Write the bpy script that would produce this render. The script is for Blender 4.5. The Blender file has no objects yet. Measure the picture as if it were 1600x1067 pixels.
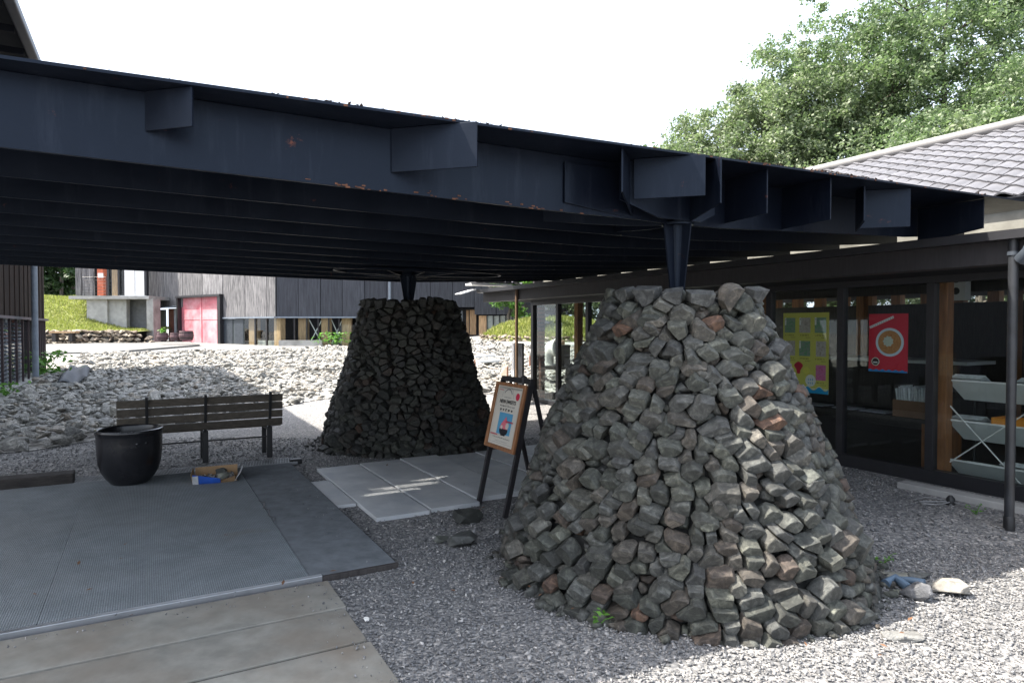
import bpy, bmesh, math, random
import numpy as np
from mathutils import Vector, Matrix, Euler
random.seed(7); RNG = np.random.default_rng(7)
S = bpy.context.scene
COL = S.collection
R = math.radians
# ------------------------------------------------------------------ camera, world, sun, exposure
F, CX, HY, EYE = 1030.0, 800.0, 511.0, 1.6
cam_data = bpy.data.cameras.new('camera'); cam = bpy.data.objects.new('camera', cam_data); COL.objects.link(cam)
cam.location = (0, 0, EYE); cam.rotation_euler = (R(90 - 1.25), 0, 0)
cam_data.sensor_width = 36; cam_data.lens = 36 * F / 1600; cam_data.clip_start = 0.05; cam_data.clip_end = 1000
S.camera = cam
SUN_AZ, SUN_EL = 91.0, 55.0          # degrees to the left of the view direction, and up
world = bpy.data.worlds.new('World'); S.world = world; world.use_nodes = True
wn, wl = world.node_tree.nodes, world.node_tree.links
sky = wn.new('ShaderNodeTexSky'); sky.sky_type = 'NISHITA'; sky.sun_disc = False
sky.sun_elevation = R(SUN_EL); sky.sun_rotation = R(-SUN_AZ)
sky.air_density = 1.0; sky.dust_density = 6.0; sky.ozone_density = 1.0
wn['Background'].inputs['Strength'].default_value = 0.14
hz_ = wn.new('ShaderNodeMix'); hz_.data_type = 'RGBA'; hz_.inputs[0].default_value = .5      # thin even overcast veil
hz_.inputs[7].default_value = (6.9, 7.6, 8.7, 1); wl.new(sky.outputs[0], hz_.inputs[6]); wl.new(hz_.outputs[2], wn['Background'].inputs[0])
sd = bpy.data.lights.new('sun', 'SUN'); sd.energy = 5.0; sd.angle = R(0.55); sd.color = (1.0, 0.94, 0.85)
sun = bpy.data.objects.new('sun', sd); COL.objects.link(sun)
to_sun = Vector((-math.cos(R(SUN_EL)) * math.sin(R(SUN_AZ)), math.cos(R(SUN_EL)) * math.cos(R(SUN_AZ)), math.sin(R(SUN_EL))))
sun.rotation_euler = to_sun.to_track_quat('Z', 'Y').to_euler(); sun.location = (-30, 0, 40)
S.view_settings.view_transform = 'Standard'; S.view_settings.look = 'None'
S.view_settings.exposure = 1.4; S.view_settings.gamma = 1.0; S.view_settings.use_curve_mapping = False
S.cycles.use_denoising = True
S.cycles.max_bounces = 8; S.cycles.transparent_max_bounces = 16; S.cycles.caustics_reflective = False; S.cycles.caustics_refractive = False

# ------------------------------------------------------------------ frames of reference
A = Vector((0.874, 0.486, 0)).normalized(); B = Vector((-A.y, A.x, 0)); UP = Vector((0, 0, 1))
O = Vector((1.17, 4.59, 0))           # foot of the steel pin of the near stone pier
def AB(a, b, z=0.0): return O + A * a + B * b + UP * z
def X(px, d): return (px - CX) / F * d
def Z(py, d): return EYE + (HY - py) / F * d
def at(px, py, d): return Vector((X(px, d), d, Z(py, d)))
def sstep(e0, e1, v):
    t = np.clip((v - e0) / (e1 - e0), 0, 1); return t * t * (3 - 2 * t)
def zg(x, y):                          # height of the yard
    x = np.asarray(x, float); y = np.asarray(y, float)
    return np.clip(y - 12, 0, 34) * (0.0165 + 0.024 * sstep(-9, 0, x))
def gnd(px, py):                       # yard point under a pixel
    d = 3.0
    for _ in range(60):
        d = (EYE - float(zg(X(px, d), d))) * F / max(py - HY, 1)
    return Vector((X(px, d), d, float(zg(X(px, d), d))))
def proj(P):
    d = P[1]; return CX + F * P[0] / d, HY - F * (P[2] - EYE) / d

# ------------------------------------------------------------------ materials
def nt(name):
    m = bpy.data.materials.new(name); m.use_nodes = True
    n = m.node_tree.nodes; return m, n, m.node_tree.links, n['Principled BSDF']
def noise(n, l, scale, detail=4, rough=.55, vec=None, dist=0):
    t = n.new('ShaderNodeTexNoise'); t.inputs['Scale'].default_value = scale; t.inputs['Detail'].default_value = detail
    t.inputs['Roughness'].default_value = rough; t.inputs['Distortion'].default_value = dist
    if vec is not None: l.new(vec, t.inputs['Vector'])
    return t.outputs['Fac']
def ramp(n, l, fac, stops, interp='LINEAR'):
    r = n.new('ShaderNodeValToRGB'); cr = r.color_ramp; cr.interpolation = interp
    while len(cr.elements) < len(stops): cr.elements.new(0.5)
    for e, (p, c) in zip(cr.elements, stops):
        e.position = p; e.color = (*c, 1) if len(c) == 3 else c
    l.new(fac, r.inputs[0]); return r.outputs[0]
def mix(n, l, fac, c1, c2, mode='MIX'):
    m = n.new('ShaderNodeMix'); m.data_type = 'RGBA'; m.blend_type = mode
    for s, v in ((0, fac), (6, c1), (7, c2)):
        if hasattr(v, 'is_output'): l.new(v, m.inputs[s])
        elif isinstance(v, (int, float)): m.inputs[s].default_value = v
        else: m.inputs[s].default_value = (*v, 1)
    return m.outputs[2]
def math_(n, l, op, a, b=None):
    m = n.new('ShaderNodeMath'); m.operation = op
    for i, v in enumerate((a, b)):
        if v is None: continue
        if hasattr(v, 'is_output'): l.new(v, m.inputs[i])
        else: m.inputs[i].default_value = v
    return m.outputs[0]
def coords(n, l, scale=(1, 1, 1), kind='Object', rnd=False):
    tc = n.new('ShaderNodeTexCoord'); mp = n.new('ShaderNodeMapping'); mp.inputs['Scale'].default_value = scale
    l.new(tc.outputs[kind], mp.inputs['Vector'])
    if rnd:
        oi = n.new('ShaderNodeObjectInfo'); cb = n.new('ShaderNodeCombineXYZ')
        v = math_(n, l, 'MULTIPLY', oi.outputs['Random'], 37.0)
        for i in range(3): l.new(v, cb.inputs[i])
        l.new(cb.outputs[0], mp.inputs['Location'])
    return mp.outputs[0]
def bump(n, l, p, h, strength=.3, dist=.01, chain=None):
    b = n.new('ShaderNodeBump'); b.inputs['Strength'].default_value = strength; b.inputs['Distance'].default_value = dist
    l.new(h, b.inputs['Height'])
    if chain is not None: l.new(chain, b.inputs['Normal'])
    l.new(b.outputs[0], p.inputs['Normal']); return b.outputs[0]
def M(name, col, rough=.6, metal=0., var=.25, scale=6., bs=.15, bscale=60., bdist=.004, stretch=(1, 1, 1), rnd=0., spec=.5, big=None):
    m, n, l, p = nt(name)
    v = coords(n, l, stretch, rnd=rnd > 0)
    f = noise(n, l, scale, 6, .6, v)
    lo = tuple(c * (1 - var) for c in col); hi = tuple(min(1, c * (1 + var)) for c in col)
    c = ramp(n, l, f, [(.3, lo), (.7, hi)])
    if big:                                       # (colour, scale, lo, hi): larger stains
        f2 = noise(n, l, big[1], 5, .6, coords(n, l))
        c = mix(n, l, ramp(n, l, f2, [(big[2], (0, 0, 0)), (big[3], (1, 1, 1))]), c, big[0])
    if rnd > 0:
        oi = n.new('ShaderNodeObjectInfo')
        k = math_(n, l, 'ADD', math_(n, l, 'MULTIPLY', oi.outputs['Random'], 2 * rnd), 1 - rnd)
        c = mix(n, l, 1.0, c, k, 'MULTIPLY')
    l.new(c, p.inputs['Base Color'])
    p.inputs['Roughness'].default_value = rough; p.inputs['Metallic'].default_value = metal
    p.inputs['Specular IOR Level'].default_value = spec
    if bs > 0: bump(n, l, p, noise(n, l, bscale, 6, .65, v), bs, bdist)
    return m
def flat(name, col, rough=.7, spec=.3):
    m, n, l, p = nt(name); p.inputs['Base Color'].default_value = (*col, 1)
    p.inputs['Roughness'].default_value = rough; p.inputs['Specular IOR Level'].default_value = spec
    return m
def stone_mat(name, stops, attr=False, gain=1.0, bscale=22, gloss=.62, real=False):
    real = real or attr
    m, n, l, p = nt(name)
    if attr:
        at_ = n.new('ShaderNodeAttribute'); at_.attribute_name = 'tone'; rv = at_.outputs['Fac']; v = coords(n, l)
    else:
        oi = n.new('ShaderNodeObjectInfo'); rv = oi.outputs['Random']; v = coords(n, l, rnd=True)
    c = ramp(n, l, rv, [(s[0], tuple(x * gain for x in s[1])) for s in stops])
    f = noise(n, l, 20 if real else 2.6, 9, .72, v, .8)
    c = mix(n, l, 1.0, c, ramp(n, l, f, [(.32, (.32, .33, .32)), (.5, (.92, .93, .91)), (.66, (2.2, 2.2, 2.1))]), 'MULTIPLY')
    f2 = noise(n, l, 70 if real else 14, 6, .7, v, 1.5)
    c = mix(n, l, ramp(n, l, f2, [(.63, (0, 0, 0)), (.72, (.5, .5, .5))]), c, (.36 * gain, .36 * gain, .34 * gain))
    l.new(c, p.inputs['Base Color']); p.inputs['Roughness'].default_value = gloss; p.inputs['Specular IOR Level'].default_value = .55
    bs_ = bscale if real else bscale * .14
    b1 = bump(n, l, p, noise(n, l, bs_, 9, .72, v, .6), .9, (.02 if real else .035))
    bump(n, l, p, noise(n, l, bs_ * 6, 5, .7, v), .5, .008, b1)
    return m
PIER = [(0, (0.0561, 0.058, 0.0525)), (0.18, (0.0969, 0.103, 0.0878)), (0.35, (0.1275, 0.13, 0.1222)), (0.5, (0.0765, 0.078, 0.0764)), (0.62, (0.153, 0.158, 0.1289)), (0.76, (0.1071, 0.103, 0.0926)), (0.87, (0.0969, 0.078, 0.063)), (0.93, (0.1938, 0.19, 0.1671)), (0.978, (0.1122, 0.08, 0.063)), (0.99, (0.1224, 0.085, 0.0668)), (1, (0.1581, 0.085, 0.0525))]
RUB = [(0, (.20, .195, .185)), (.25, (.32, .31, .29)), (.5, (.24, .235, .23)), (.75, (.38, .36, .33)), (.92, (.27, .23, .19)), (1, (.45, .43, .4))]
m_stone = stone_mat('pier_stone', PIER, gain=.62, real=True); m_stone_a = stone_mat('pier_stone_far_side', PIER, True, gain=.62)
m_rub = stone_mat('rubble_stone', RUB, gain=.78); m_rub_a = stone_mat('rubble_stone_mass', RUB, True, gain=.85)
m_stone2 = stone_mat('shade_darkened_pier_stone', PIER, gain=.32, real=True); m_stone2_a = stone_mat('shade_darkened_pier_stone_far_side', PIER, True, gain=.32)  # same stones for the farther pier, canopy shade put into a darker colour
m_core = M('pier_core', (.028, .028, .026), .95, var=.4, scale=14, bs=.5, bscale=40, bdist=.02)

def steel_mat():
    m, n, l, p = nt('black_painted_steel')
    v = coords(n, l)
    f = noise(n, l, 2.2, 6, .65, v)
    c = ramp(n, l, f, [(.3, (.0028, .0042, .009)), (.7, (.0062, .0088, .0165))])
    vs = coords(n, l, (6, 6, .7)); st = noise(n, l, 2.0, 6, .7, vs)
    c = mix(n, l, ramp(n, l, st, [(.55, (0, 0, 0)), (.8, (.35, .35, .35))]), c, (.038, .046, .064))
    r = noise(n, l, 5.5, 9, .75, v, .6)
    rf = ramp(n, l, r, [(.645, (0, 0, 0)), (.72, (.85, .85, .85))])
    c = mix(n, l, rf, c, ramp(n, l, noise(n, l, 40, 4, .6, v), [(.3, (.05, .022, .014)), (.7, (.19, .06, .03))]))
    l.new(c, p.inputs['Base Color'])
    l.new(ramp(n, l, f, [(.2, (.32, .32, .32)), (.8, (.5, .5, .5))]), p.inputs['Roughness'])
    p.inputs['Specular IOR Level'].default_value = .26; p.inputs['Specular Tint'].default_value = (.66, .8, 1, 1)
    bump(n, l, p, noise(n, l, 18, 6, .6, v), .25, .006); return m
m_steel = steel_mat()
m_rust = M('rusted_steel', (.13, .055, .03), .9, var=.6, scale=22, bs=.6, bscale=60, bdist=.01)
m_frame = M('dark_bronze_frame', (.018, .018, .021), .4, var=.2, bs=.03)
m_darkwood = M('dark_stained_timber', (.035, .03, .028), .75, var=.4, scale=5, stretch=(8, 8, .8), rnd=.2)
m_post = M('amber_timber_post', (.27, .12, .05), .55, var=.35, scale=4, stretch=(9, 9, .8), rnd=.12, bs=.1)
m_oldpost = M('weathered_timber_post', (.42, .27, .15), .75, var=.4, scale=3, stretch=(6, 6, .7), rnd=.2)
m_concrete = M('cast_concrete', (.36, .355, .34), .88, var=.18, scale=3, bs=.2, bscale=90, bdist=.003, big=((.22, .215, .2), 1.1, .5, .75))
m_white = M('white_panel', (.78, .78, .77), .6, var=.05, bs=.02)
m_pipe = M('grey_blue_painted_pipe', (.05, .06, .075), .45, var=.25, bs=.05)
m_pipe_pale = M('pale_painted_pipe', (.17, .2, .24), .45, var=.2, bs=.05)
m_black = M('black_plastic', (.012, .012, .013), .5, var=.2, bs=.05)
m_blackwood = M('black_stained_wood', (.02, .018, .02), .6, var=.35, scale=5, stretch=(8, 8, 1))
m_silver = M('brushed_aluminium', (.42, .43, .45), .42, metal=.8, var=.15, bs=.05)
def glass_mat():
    m, n, l, p = nt('window_glass'); n.remove(p)
    out = n['Material Output']; tr = n.new('ShaderNodeBsdfTransparent'); gl = n.new('ShaderNodeBsdfGlossy'); fr = n.new('ShaderNodeFresnel'); mx = n.new('ShaderNodeMixShader')
    tr.inputs[0].default_value = (.90, .93, .92, 1); gl.inputs['Roughness'].default_value = .01; ge = n.new('ShaderNodeNewGeometry'); l.new(math_(n, l, 'ADD', math_(n, l, 'MULTIPLY', ge.outputs['Backfacing'], 1 / 1.45 - 1.45), 1.45), fr.inputs[0])
    l.new(fr.outputs[0], mx.inputs[0]); l.new(tr.outputs[0], mx.inputs[1]); l.new(gl.outputs[0], mx.inputs[2]); l.new(mx.outputs[0], out.inputs[0])
    return m
m_glass = glass_mat()
def charred(name, dark, pale, amt, sc):
    m, n, l, p = nt(name)
    v = coords(n, l, (7, 7, .5), rnd=True)
    f = noise(n, l, sc, 9, .7, v, .3)
    c = ramp(n, l, f, [(max(0, .5 - amt), dark), (.5, tuple((a + b) / 2 for a, b in zip(dark, pale))), (min(1, .5 + amt), pale)])
    oi = n.new('ShaderNodeObjectInfo')
    k = math_(n, l, 'ADD', math_(n, l, 'MULTIPLY', oi.outputs['Random'], .35), .82)
    c = mix(n, l, 1.0, c, k, 'MULTIPLY')
    l.new(c, p.inputs['Base Color']); p.inputs['Roughness'].default_value = .85; p.inputs['Specular IOR Level'].default_value = .15
    bump(n, l, p, f, .5, .01); return m
m_board_grey = charred('silvered_tarred_board', (.06, .06, .065), (.27, .265, .27), .14, 2.2)
m_board_dark = charred('tarred_black_board', (.034, .036, .044), (.075, .08, .094), .2, 1.6)
m_board_brown = charred('charred_brown_board', (.005, .0045, .0045), (.04, .026, .02), .22, 1.5)
m_red = M('faded_red_door_paint', (.52, .15, .18), .6, var=.25, scale=1.6, bs=.1, bscale=30, big=((.62, .34, .36), .9, .42, .66))
m_redbrown = M('dark_red_panel', (.16, .04, .03), .6)

# ------------------------------------------------------------------ mesh and object helpers
def lk(o, parent=None):
    COL.objects.link(o)
    if parent is not None: o.parent = parent
    return o
def base_of(o):
    p = Vector((0, 0, 0))
    while o is not None: p = p + o.location; o = o.parent
    return p
def tag(o, label=None, cat=None, group=None, kind=None):
    if label: o['label'] = label
    if cat: o['category'] = cat
    if group: o['group'] = group
    if kind: o['kind'] = kind
    return o
def thing(name, loc, label=None, cat=None, group=None, kind=None):
    o = bpy.data.objects.new(name, None); o.empty_display_size = .2; o.location = loc; lk(o)
    return tag(o, label, cat, group, kind)
class MB:
    """collects faces in world coordinates"""
    def __init__(s): s.v = []; s.f = []; s.m = []
    def add(s, vs, fs, mi=0):
        k = len(s.v); s.v += [tuple(v) for v in vs]; s.f += [[i + k for i in f] for f in fs]; s.m += [mi] * len(fs); return s
    def obox(s, c, ax, hx, ay, hy, az, hz, mi=0):
        c = Vector(c); vs = []
        for i in (-1, 1):
            for j in (-1, 1):
                for k in (-1, 1): vs.append(c + ax * (hx * i) + ay * (hy * j) + az * (hz * k))
        fs = [(0, 1, 3, 2), (4, 6, 7, 5), (0, 4, 5, 1), (2, 3, 7, 6), (0, 2, 6, 4), (1, 5, 7, 3)]
        if ax.cross(ay).dot(az) < 0: fs = [f[::-1] for f in fs]
        return s.add(vs, fs, mi)
    def abox(s, a0, a1, b0, b1, z0, z1, mi=0):        # box on the A/B grid
        return s.obox(AB((a0 + a1) / 2, (b0 + b1) / 2, (z0 + z1) / 2), A, (a1 - a0) / 2, B, (b1 - b0) / 2, UP, (z1 - z0) / 2, mi)
    def box(s, x0, x1, y0, y1, z0, z1, mi=0):
        return s.obox(((x0 + x1) / 2, (y0 + y1) / 2, (z0 + z1) / 2), Vector((1, 0, 0)), (x1 - x0) / 2, Vector((0, 1, 0)), (y1 - y0) / 2, UP, (z1 - z0) / 2, mi)
    def bar(s, p, q, w, h, up=UP, mi=0):
        p, q = Vector(p), Vector(q); t = (q - p).normalized()
        if abs(t.dot(up)) > .95: up = Vector((1, 0, 0))
        sd = t.cross(up).normalized(); u = sd.cross(t)
        return s.obox((p + q) / 2, t, (q - p).length / 2, sd, w / 2, u, h / 2, mi)
    def plate(s, pts, nrm, th, mi=0):                 # planar polygon given thickness
        pts = [Vector(p) for p in pts]; n = Vector(nrm).normalized() * th / 2; k = len(pts)
        vs = [p - n for p in pts] + [p + n for p in pts]
        area = sum(((pts[i] - pts[0]).cross(pts[i + 1] - pts[0]) for i in range(1, k - 1)), Vector())
        fs = [list(range(k))[::-1], list(range(k, 2 * k))] + [[i, (i + 1) % k, k + (i + 1) % k, k + i] for i in range(k)]
        if area.dot(n) < 0: fs = [f[::-1] for f in fs]
        return s.add(vs, fs, mi)
    def tube(s, pts, r, seg=10, mi=0, cap=True):
        pts = [Vector(p) for p in pts]; n = len(pts); rr = r if isinstance(r, (list, tuple)) else [r] * n; vs = []; prev = None
        for i, p in enumerate(pts):
            t = (pts[min(i + 1, n - 1)] - pts[max(i - 1, 0)]).normalized()
            ref = prev if prev is not None else (UP if abs(t.z) < .9 else Vector((1, 0, 0)))
            sd = t.cross(ref).normalized() if t.cross(ref).length > 1e-6 else t.orthogonal().normalized()
            u = sd.cross(t).normalized(); prev = u
            for k in range(seg):
                th = 2 * math.pi * k / seg; vs.append(p + sd * (rr[i] * math.cos(th)) + u * (rr[i] * math.sin(th)))
        fs = [[i * seg + k, i * seg + (k + 1) % seg, (i + 1) * seg + (k + 1) % seg, (i + 1) * seg + k] for i in range(n - 1) for k in range(seg)]
        if cap: fs += [list(range(seg))[::-1], [(n - 1) * seg + k for k in range(seg)]]
        return s.add(vs, fs, mi)
    def lathe(s, c, prof, seg=32, mi=0, axis=UP):
        c = Vector(c); ax = axis.orthogonal().normalized(); ay = axis.cross(ax); vs = []
        for r, h in prof:
            for k in range(seg):
                th = 2 * math.pi * k / seg; vs.append(c + ax * (r * math.cos(th)) + ay * (r * math.sin(th)) + axis * h)
        fs = [[i * seg + k, i * seg + (k + 1) % seg, (i + 1) * seg + (k + 1) % seg, (i + 1) * seg + k] for i in range(len(prof) - 1) for k in range(seg)]
        return s.add(vs, fs, mi)
    def build(s, name, mats, parent=None, loc=None, smooth=False, bevel=0.):
        mats = mats if isinstance(mats, (list, tuple)) else [mats]
        off = base_of(parent)
        if parent is None: off = Vector(loc) if loc is not None else Vector((0, 0, 0))
        me = bpy.data.meshes.new(name); me.from_pydata([(v[0] - off.x, v[1] - off.y, v[2] - off.z) for v in s.v], [], s.f)
        for m in mats: me.materials.append(m)
        if len(mats) > 1: me.polygons.foreach_set('material_index', s.m)
        if smooth:
            me.polygons.foreach_set('use_smooth', [True] * len(s.f))
            me.set_sharp_from_angle(angle=R(40))
        me.update()
        o = bpy.data.objects.new(name, me)
        if parent is None: o.location = off
        lk(o, parent)
        if bevel > 0:
            bv = o.modifiers.new('bevel', 'BEVEL'); bv.width = bevel; bv.segments = 2; bv.limit_method = 'ANGLE'
        return o
def np_mesh(name, V, T, mat, parent=None, attr=None, smooth=False, off=None):
    """V (n,3), T (m,3 or 4) arrays -> object; attr = per-point float stored as 'tone'"""
    if off is None: off = base_of(parent)
    V = np.asarray(V, np.float32) - np.array(off, np.float32)
    k = T.shape[1]; me = bpy.data.meshes.new(name)
    me.vertices.add(len(V)); me.vertices.foreach_set('co', V.ravel())
    me.loops.add(T.size); me.loops.foreach_set('vertex_index', T.astype(np.int32).ravel())
    me.polygons.add(len(T)); me.polygons.foreach_set('loop_start', np.arange(0, T.size, k, dtype=np.int32))
    me.update(calc_edges=True)
    if smooth: me.polygons.foreach_set('use_smooth', np.ones(len(T), bool))
    if attr is not None:
        at_ = me.attributes.new('tone', 'FLOAT', 'POINT'); at_.data.foreach_set('value', np.asarray(attr, np.float32))
    for m in (mat if isinstance(mat, (list, tuple)) else [mat]): me.materials.append(m)
    me.validate(); o = bpy.data.objects.new(name, me)
    if parent is None: o.location = off
    return lk(o, parent)

# fractured stones: convex hulls of random points
def hull(npts, sx, sy, sz, rng, bev=0., boxy=.5, flat_y=1.):
    bm = bmesh.new()
    for _ in range(npts):
        d = Vector((rng.gauss(0, 1), rng.gauss(0, 1), rng.gauss(0, 1)))
        c = d / max(abs(d.x), abs(d.y), abs(d.z)); s = d.normalized()
        p = (c * boxy + s * (1 - boxy)) * rng.uniform(.82, 1.0)
        bm.verts.new((p.x * sx, max(-flat_y, min(flat_y, p.y + rng.uniform(-.05, .05))) * sy, p.z * sz))
    res = bmesh.ops.convex_hull(bm, input=bm.verts)
    junk = list({e for e in res['geom_interior'] + res['geom_unused'] if isinstance(e, bmesh.types.BMVert)})
    bmesh.ops.delete(bm, geom=junk, context='VERTS')
    bmesh.ops.dissolve_limit(bm, angle_limit=R(14), verts=bm.verts, edges=bm.edges)
    if bev > 0:
        bmesh.ops.bevel(bm, geom=list(bm.edges), offset=bev, segments=1, affect='EDGES', profile=.6, clamp_overlap=True)
    bmesh.ops.recalc_face_normals(bm, faces=bm.faces)
    return bm
def stone_meshes(name, count, mat, seed, pts=(12, 18), bev=.045, dims=(1, .8, .7), flat_y=1.):
    rng = random.Random(seed); out = []
    for i in range(count):
        bm = hull(rng.randint(*pts), dims[0], dims[1] * rng.uniform(.85, 1.15), dims[2] * rng.uniform(.85, 1.15), rng, bev, rng.uniform(.35, .75) if flat_y >= 1 else rng.uniform(.5, .9), flat_y)
        me = bpy.data.meshes.new(name); bm.to_mesh(me); bm.free(); me.materials.append(mat)
        out.append(me)
    return out
def tri_templates(count, seed, pts=(9, 13), dims=(1, .8, .6)):
    rng = random.Random(seed); out = []
    for i in range(count):
        bm = hull(rng.randint(*pts), dims[0], dims[1] * rng.uniform(.8, 1.2), dims[2] * rng.uniform(.8, 1.2), rng, 0, rng.uniform(.3, .8))
        bmesh.ops.triangulate(bm, faces=bm.faces); bm.verts.index_update()
        out.append((np.array([v.co[:] for v in bm.verts]), np.array([[v.index for v in f.verts] for f in bm.faces]))); bm.free()
    return out
def eul(rx, ry, rz):                   # arrays -> (n,3,3)
    cx, sx, cy, sy, cz, sz = np.cos(rx), np.sin(rx), np.cos(ry), np.sin(ry), np.cos(rz), np.sin(rz)
    return np.stack([np.stack([cz * cy, cz * sy * sx - sz * cx, cz * sy * cx + sz * sx], -1),
                     np.stack([sz * cy, sz * sy * sx + cz * cx, sz * sy * cx - cz * sx], -1),
                     np.stack([-sy, cy * sx, cy * cx], -1)], -2)
def scatter(templates, P, S3, Rm, tone):
    """many stones joined: returns V, T, tone per vertex"""
    n = len(P); which = RNG.integers(0, len(templates), n); Vs, Ts, At = [], [], []; k = 0
    for t, (tv, tf) in enumerate(templates):
        idx = np.where(which == t)[0]
        if not len(idx): continue
        loc = tv[None] * S3[idx][:, None, :]
        w = np.einsum('nij,nvj->nvi', Rm[idx], loc) + P[idx][:, None, :]
        Vs.append(w.reshape(-1, 3)); Ts.append((tf[None] + (np.arange(len(idx)) * len(tv))[:, None, None] + k).reshape(-1, 3))
        At.append(np.repeat(tone[idx], len(tv))); k += len(idx) * len(tv)
    return np.concatenate(Vs), np.concatenate(Ts), np.concatenate(At)
# ================================================================== THE GROUND
def gravel_mat(name, cols, scale):
    m, n, l, p = nt(name); v = coords(n, l)
    vo = n.new('ShaderNodeTexVoronoi'); vo.inputs['Scale'].default_value = scale; vo.inputs['Randomness'].default_value = 1; l.new(v, vo.inputs['Vector'])
    sep = n.new('ShaderNodeSeparateColor'); l.new(vo.outputs['Color'], sep.inputs[0])
    c = ramp(n, l, sep.outputs[0], cols)
    c = mix(n, l, 1.0, c, ramp(n, l, noise(n, l, .9, 5, .6, v), [(.3, (.8, .8, .8)), (.7, (1.15, 1.13, 1.1))]), 'MULTIPLY')
    l.new(c, p.inputs['Base Color']); p.inputs['Roughness'].default_value = .85
    h = math_(n, l, 'SUBTRACT', 1.0, vo.outputs['Distance'])
    bump(n, l, p, h, .9, .6 / scale); return m
GRAV = [(0, (.115, .116, .12)), (.3, (.17, .171, .174)), (.6, (.225, .223, .221)), (.85, (.295, .288, .28)), (.95, (.39, .375, .36)), (1, (.56, .53, .5))]
m_gravel = gravel_mat('grey_gravel', GRAV, 52)
m_soil = gravel_mat('stony_ground', [(0, (.2, .195, .185)), (.5, (.3, .295, .28)), (1, (.42, .41, .39))], 9)
xs = np.unique(np.concatenate([np.linspace(-140, -30, 12), np.linspace(-30, 20, 76), np.linspace(20, 140, 13)]))
ys = np.unique(np.concatenate([np.linspace(-60, 0, 7), np.linspace(0, 60, 91), np.linspace(60, 300, 13)]))
gx, gy = np.meshgrid(xs, ys); gz = zg(gx, gy)
V = np.stack([gx.ravel(), gy.ravel(), gz.ravel()], 1); nx = len(xs)
idx = np.arange(len(V)).reshape(gx.shape)
T = np.stack([idx[:-1, :-1].ravel(), idx[:-1, 1:].ravel(), idx[1:, 1:].ravel(), idx[1:, :-1].ravel()], 1)
ground = np_mesh('ground', V, T, m_gravel, smooth=True); tag(ground, 'grey gravel ground of the courtyard around the stone piers', kind='structure')

# loose gravel: real pebbles close to the camera
def in_ab(P, a0, a1, b0, b1):
    d = P[:, :2] - np.array(O[:2]); a = d @ np.array(A[:2]); b = d @ np.array(B[:2])
    return (a > a0) & (a < a1) & (b > b0) & (b < b1)
PIN = np.array(O[:2]); PIN2 = np.array([-1.43, 9.32])
def gravel(n, dmin, dmax, size):
    d = np.sqrt(RNG.uniform(dmin ** 2, dmax ** 2, n)); u = RNG.uniform(-.83, .83, n)
    P = np.stack([u * d, d, np.zeros(n)], 1)
    ok = ~in_ab(P, -9, -2.29, -4, .72) & ~in_ab(P, -9, -1.82, .70, 4.78) & ~in_ab(P, -1.62, 3.3, 1.83, 3.97) & ~in_ab(P, -1.74, -1.5, 2.3, 3.4)
    ok &= ~in_ab(P, 3.7, 20, -20, 9) & ~in_ab(P, 3.2, 3.6, -5, .42)
    ok &= (np.hypot(P[:, 0] - PIN[0], P[:, 1] - PIN[1]) > 1.2) & (np.hypot(P[:, 0] - PIN2[0], P[:, 1] - PIN2[1]) > 1.25)
    P = P[ok]; k = len(P)
    s = size * RNG.lognormal(0, .28, k)
    S3 = np.stack([s, s * RNG.uniform(.7, 1, k), s * RNG.uniform(.5, .8, k)], 1)
    P[:, 2] = s * .22 + RNG.uniform(0, .006, k)
    return P, S3
gt = tri_templates(10, 3, (7, 9), (1, .9, .7))
parts = [gravel(52000, 2.3, 4.8, .0092), gravel(34000, 4.8, 9.5, .0125)]
P = np.concatenate([p[0] for p in parts]); S3 = np.concatenate([p[1] for p in parts]); k = len(P)
V, T, At = scatter(gt, P, S3, eul(RNG.normal(0, .5, k), RNG.normal(0, .5, k), RNG.uniform(0, 6.28, k)), RNG.uniform(0, 1, k) ** 1.15)
m_peb, n, l, p = nt('gravel_pebbles'); an = n.new('ShaderNodeAttribute'); an.attribute_name = 'tone'
l.new(ramp(n, l, an.outputs['Fac'], GRAV), p.inputs['Base Color']); p.inputs['Roughness'].default_value = .75
o = np_mesh('gravel', V, T, m_peb, attr=At); tag(o, 'loose grey crushed gravel scattered over the ground', kind='stuff')

# ------------------------------------------------------------------ rubble yard
EX = np.array([-60, -9, -6.3, -5.8, -4.6, -4.0, -.6, 1.6, 6, 60.]); EY = np.array([7.7, 7.7, 8.1, 9.3, 12.6, 14.4, 14.6, 14.3, 15, 15.])
def rub_far(x): return np.interp(x, [-30, -13, -10, -3, 0, 8], [27, 33.5, 37.8, 37.8, 29.5, 29.5])
yard = thing('rubble_yard', (-6, 16, 0), 'broad bed of pale broken rocks filling the courtyard behind the bench', kind='structure')
n0 = 42000
d = 7.5 + (39 - 7.5) * RNG.uniform(0, 1, n0) ** .75; u = RNG.uniform(-.86, .24, n0); P = np.stack([u * d, d, 0 * d], 1)
dd = P[:, :2] - PIN; aa = dd @ np.array(A[:2])
edge = np.interp(P[:, 0], EX, EY) + .25 * np.sin(P[:, 0] * 5.1) + .15 * np.sin(P[:, 1] * 7)
ok = (P[:, 1] > edge) & (P[:, 1] < rub_far(P[:, 0])) & (aa > -5.75)
P = P[ok]; edge = edge[ok]
P[:, 2] = zg(P[:, 0], P[:, 1]) + .06 * sstep(0, 1.2, P[:, 1] - edge) + RNG.uniform(0, .05, len(P)) + .05 * np.sin(P[:, 0] * 1.3) * np.sin(P[:, 1] * 1.1 + 1)
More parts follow.
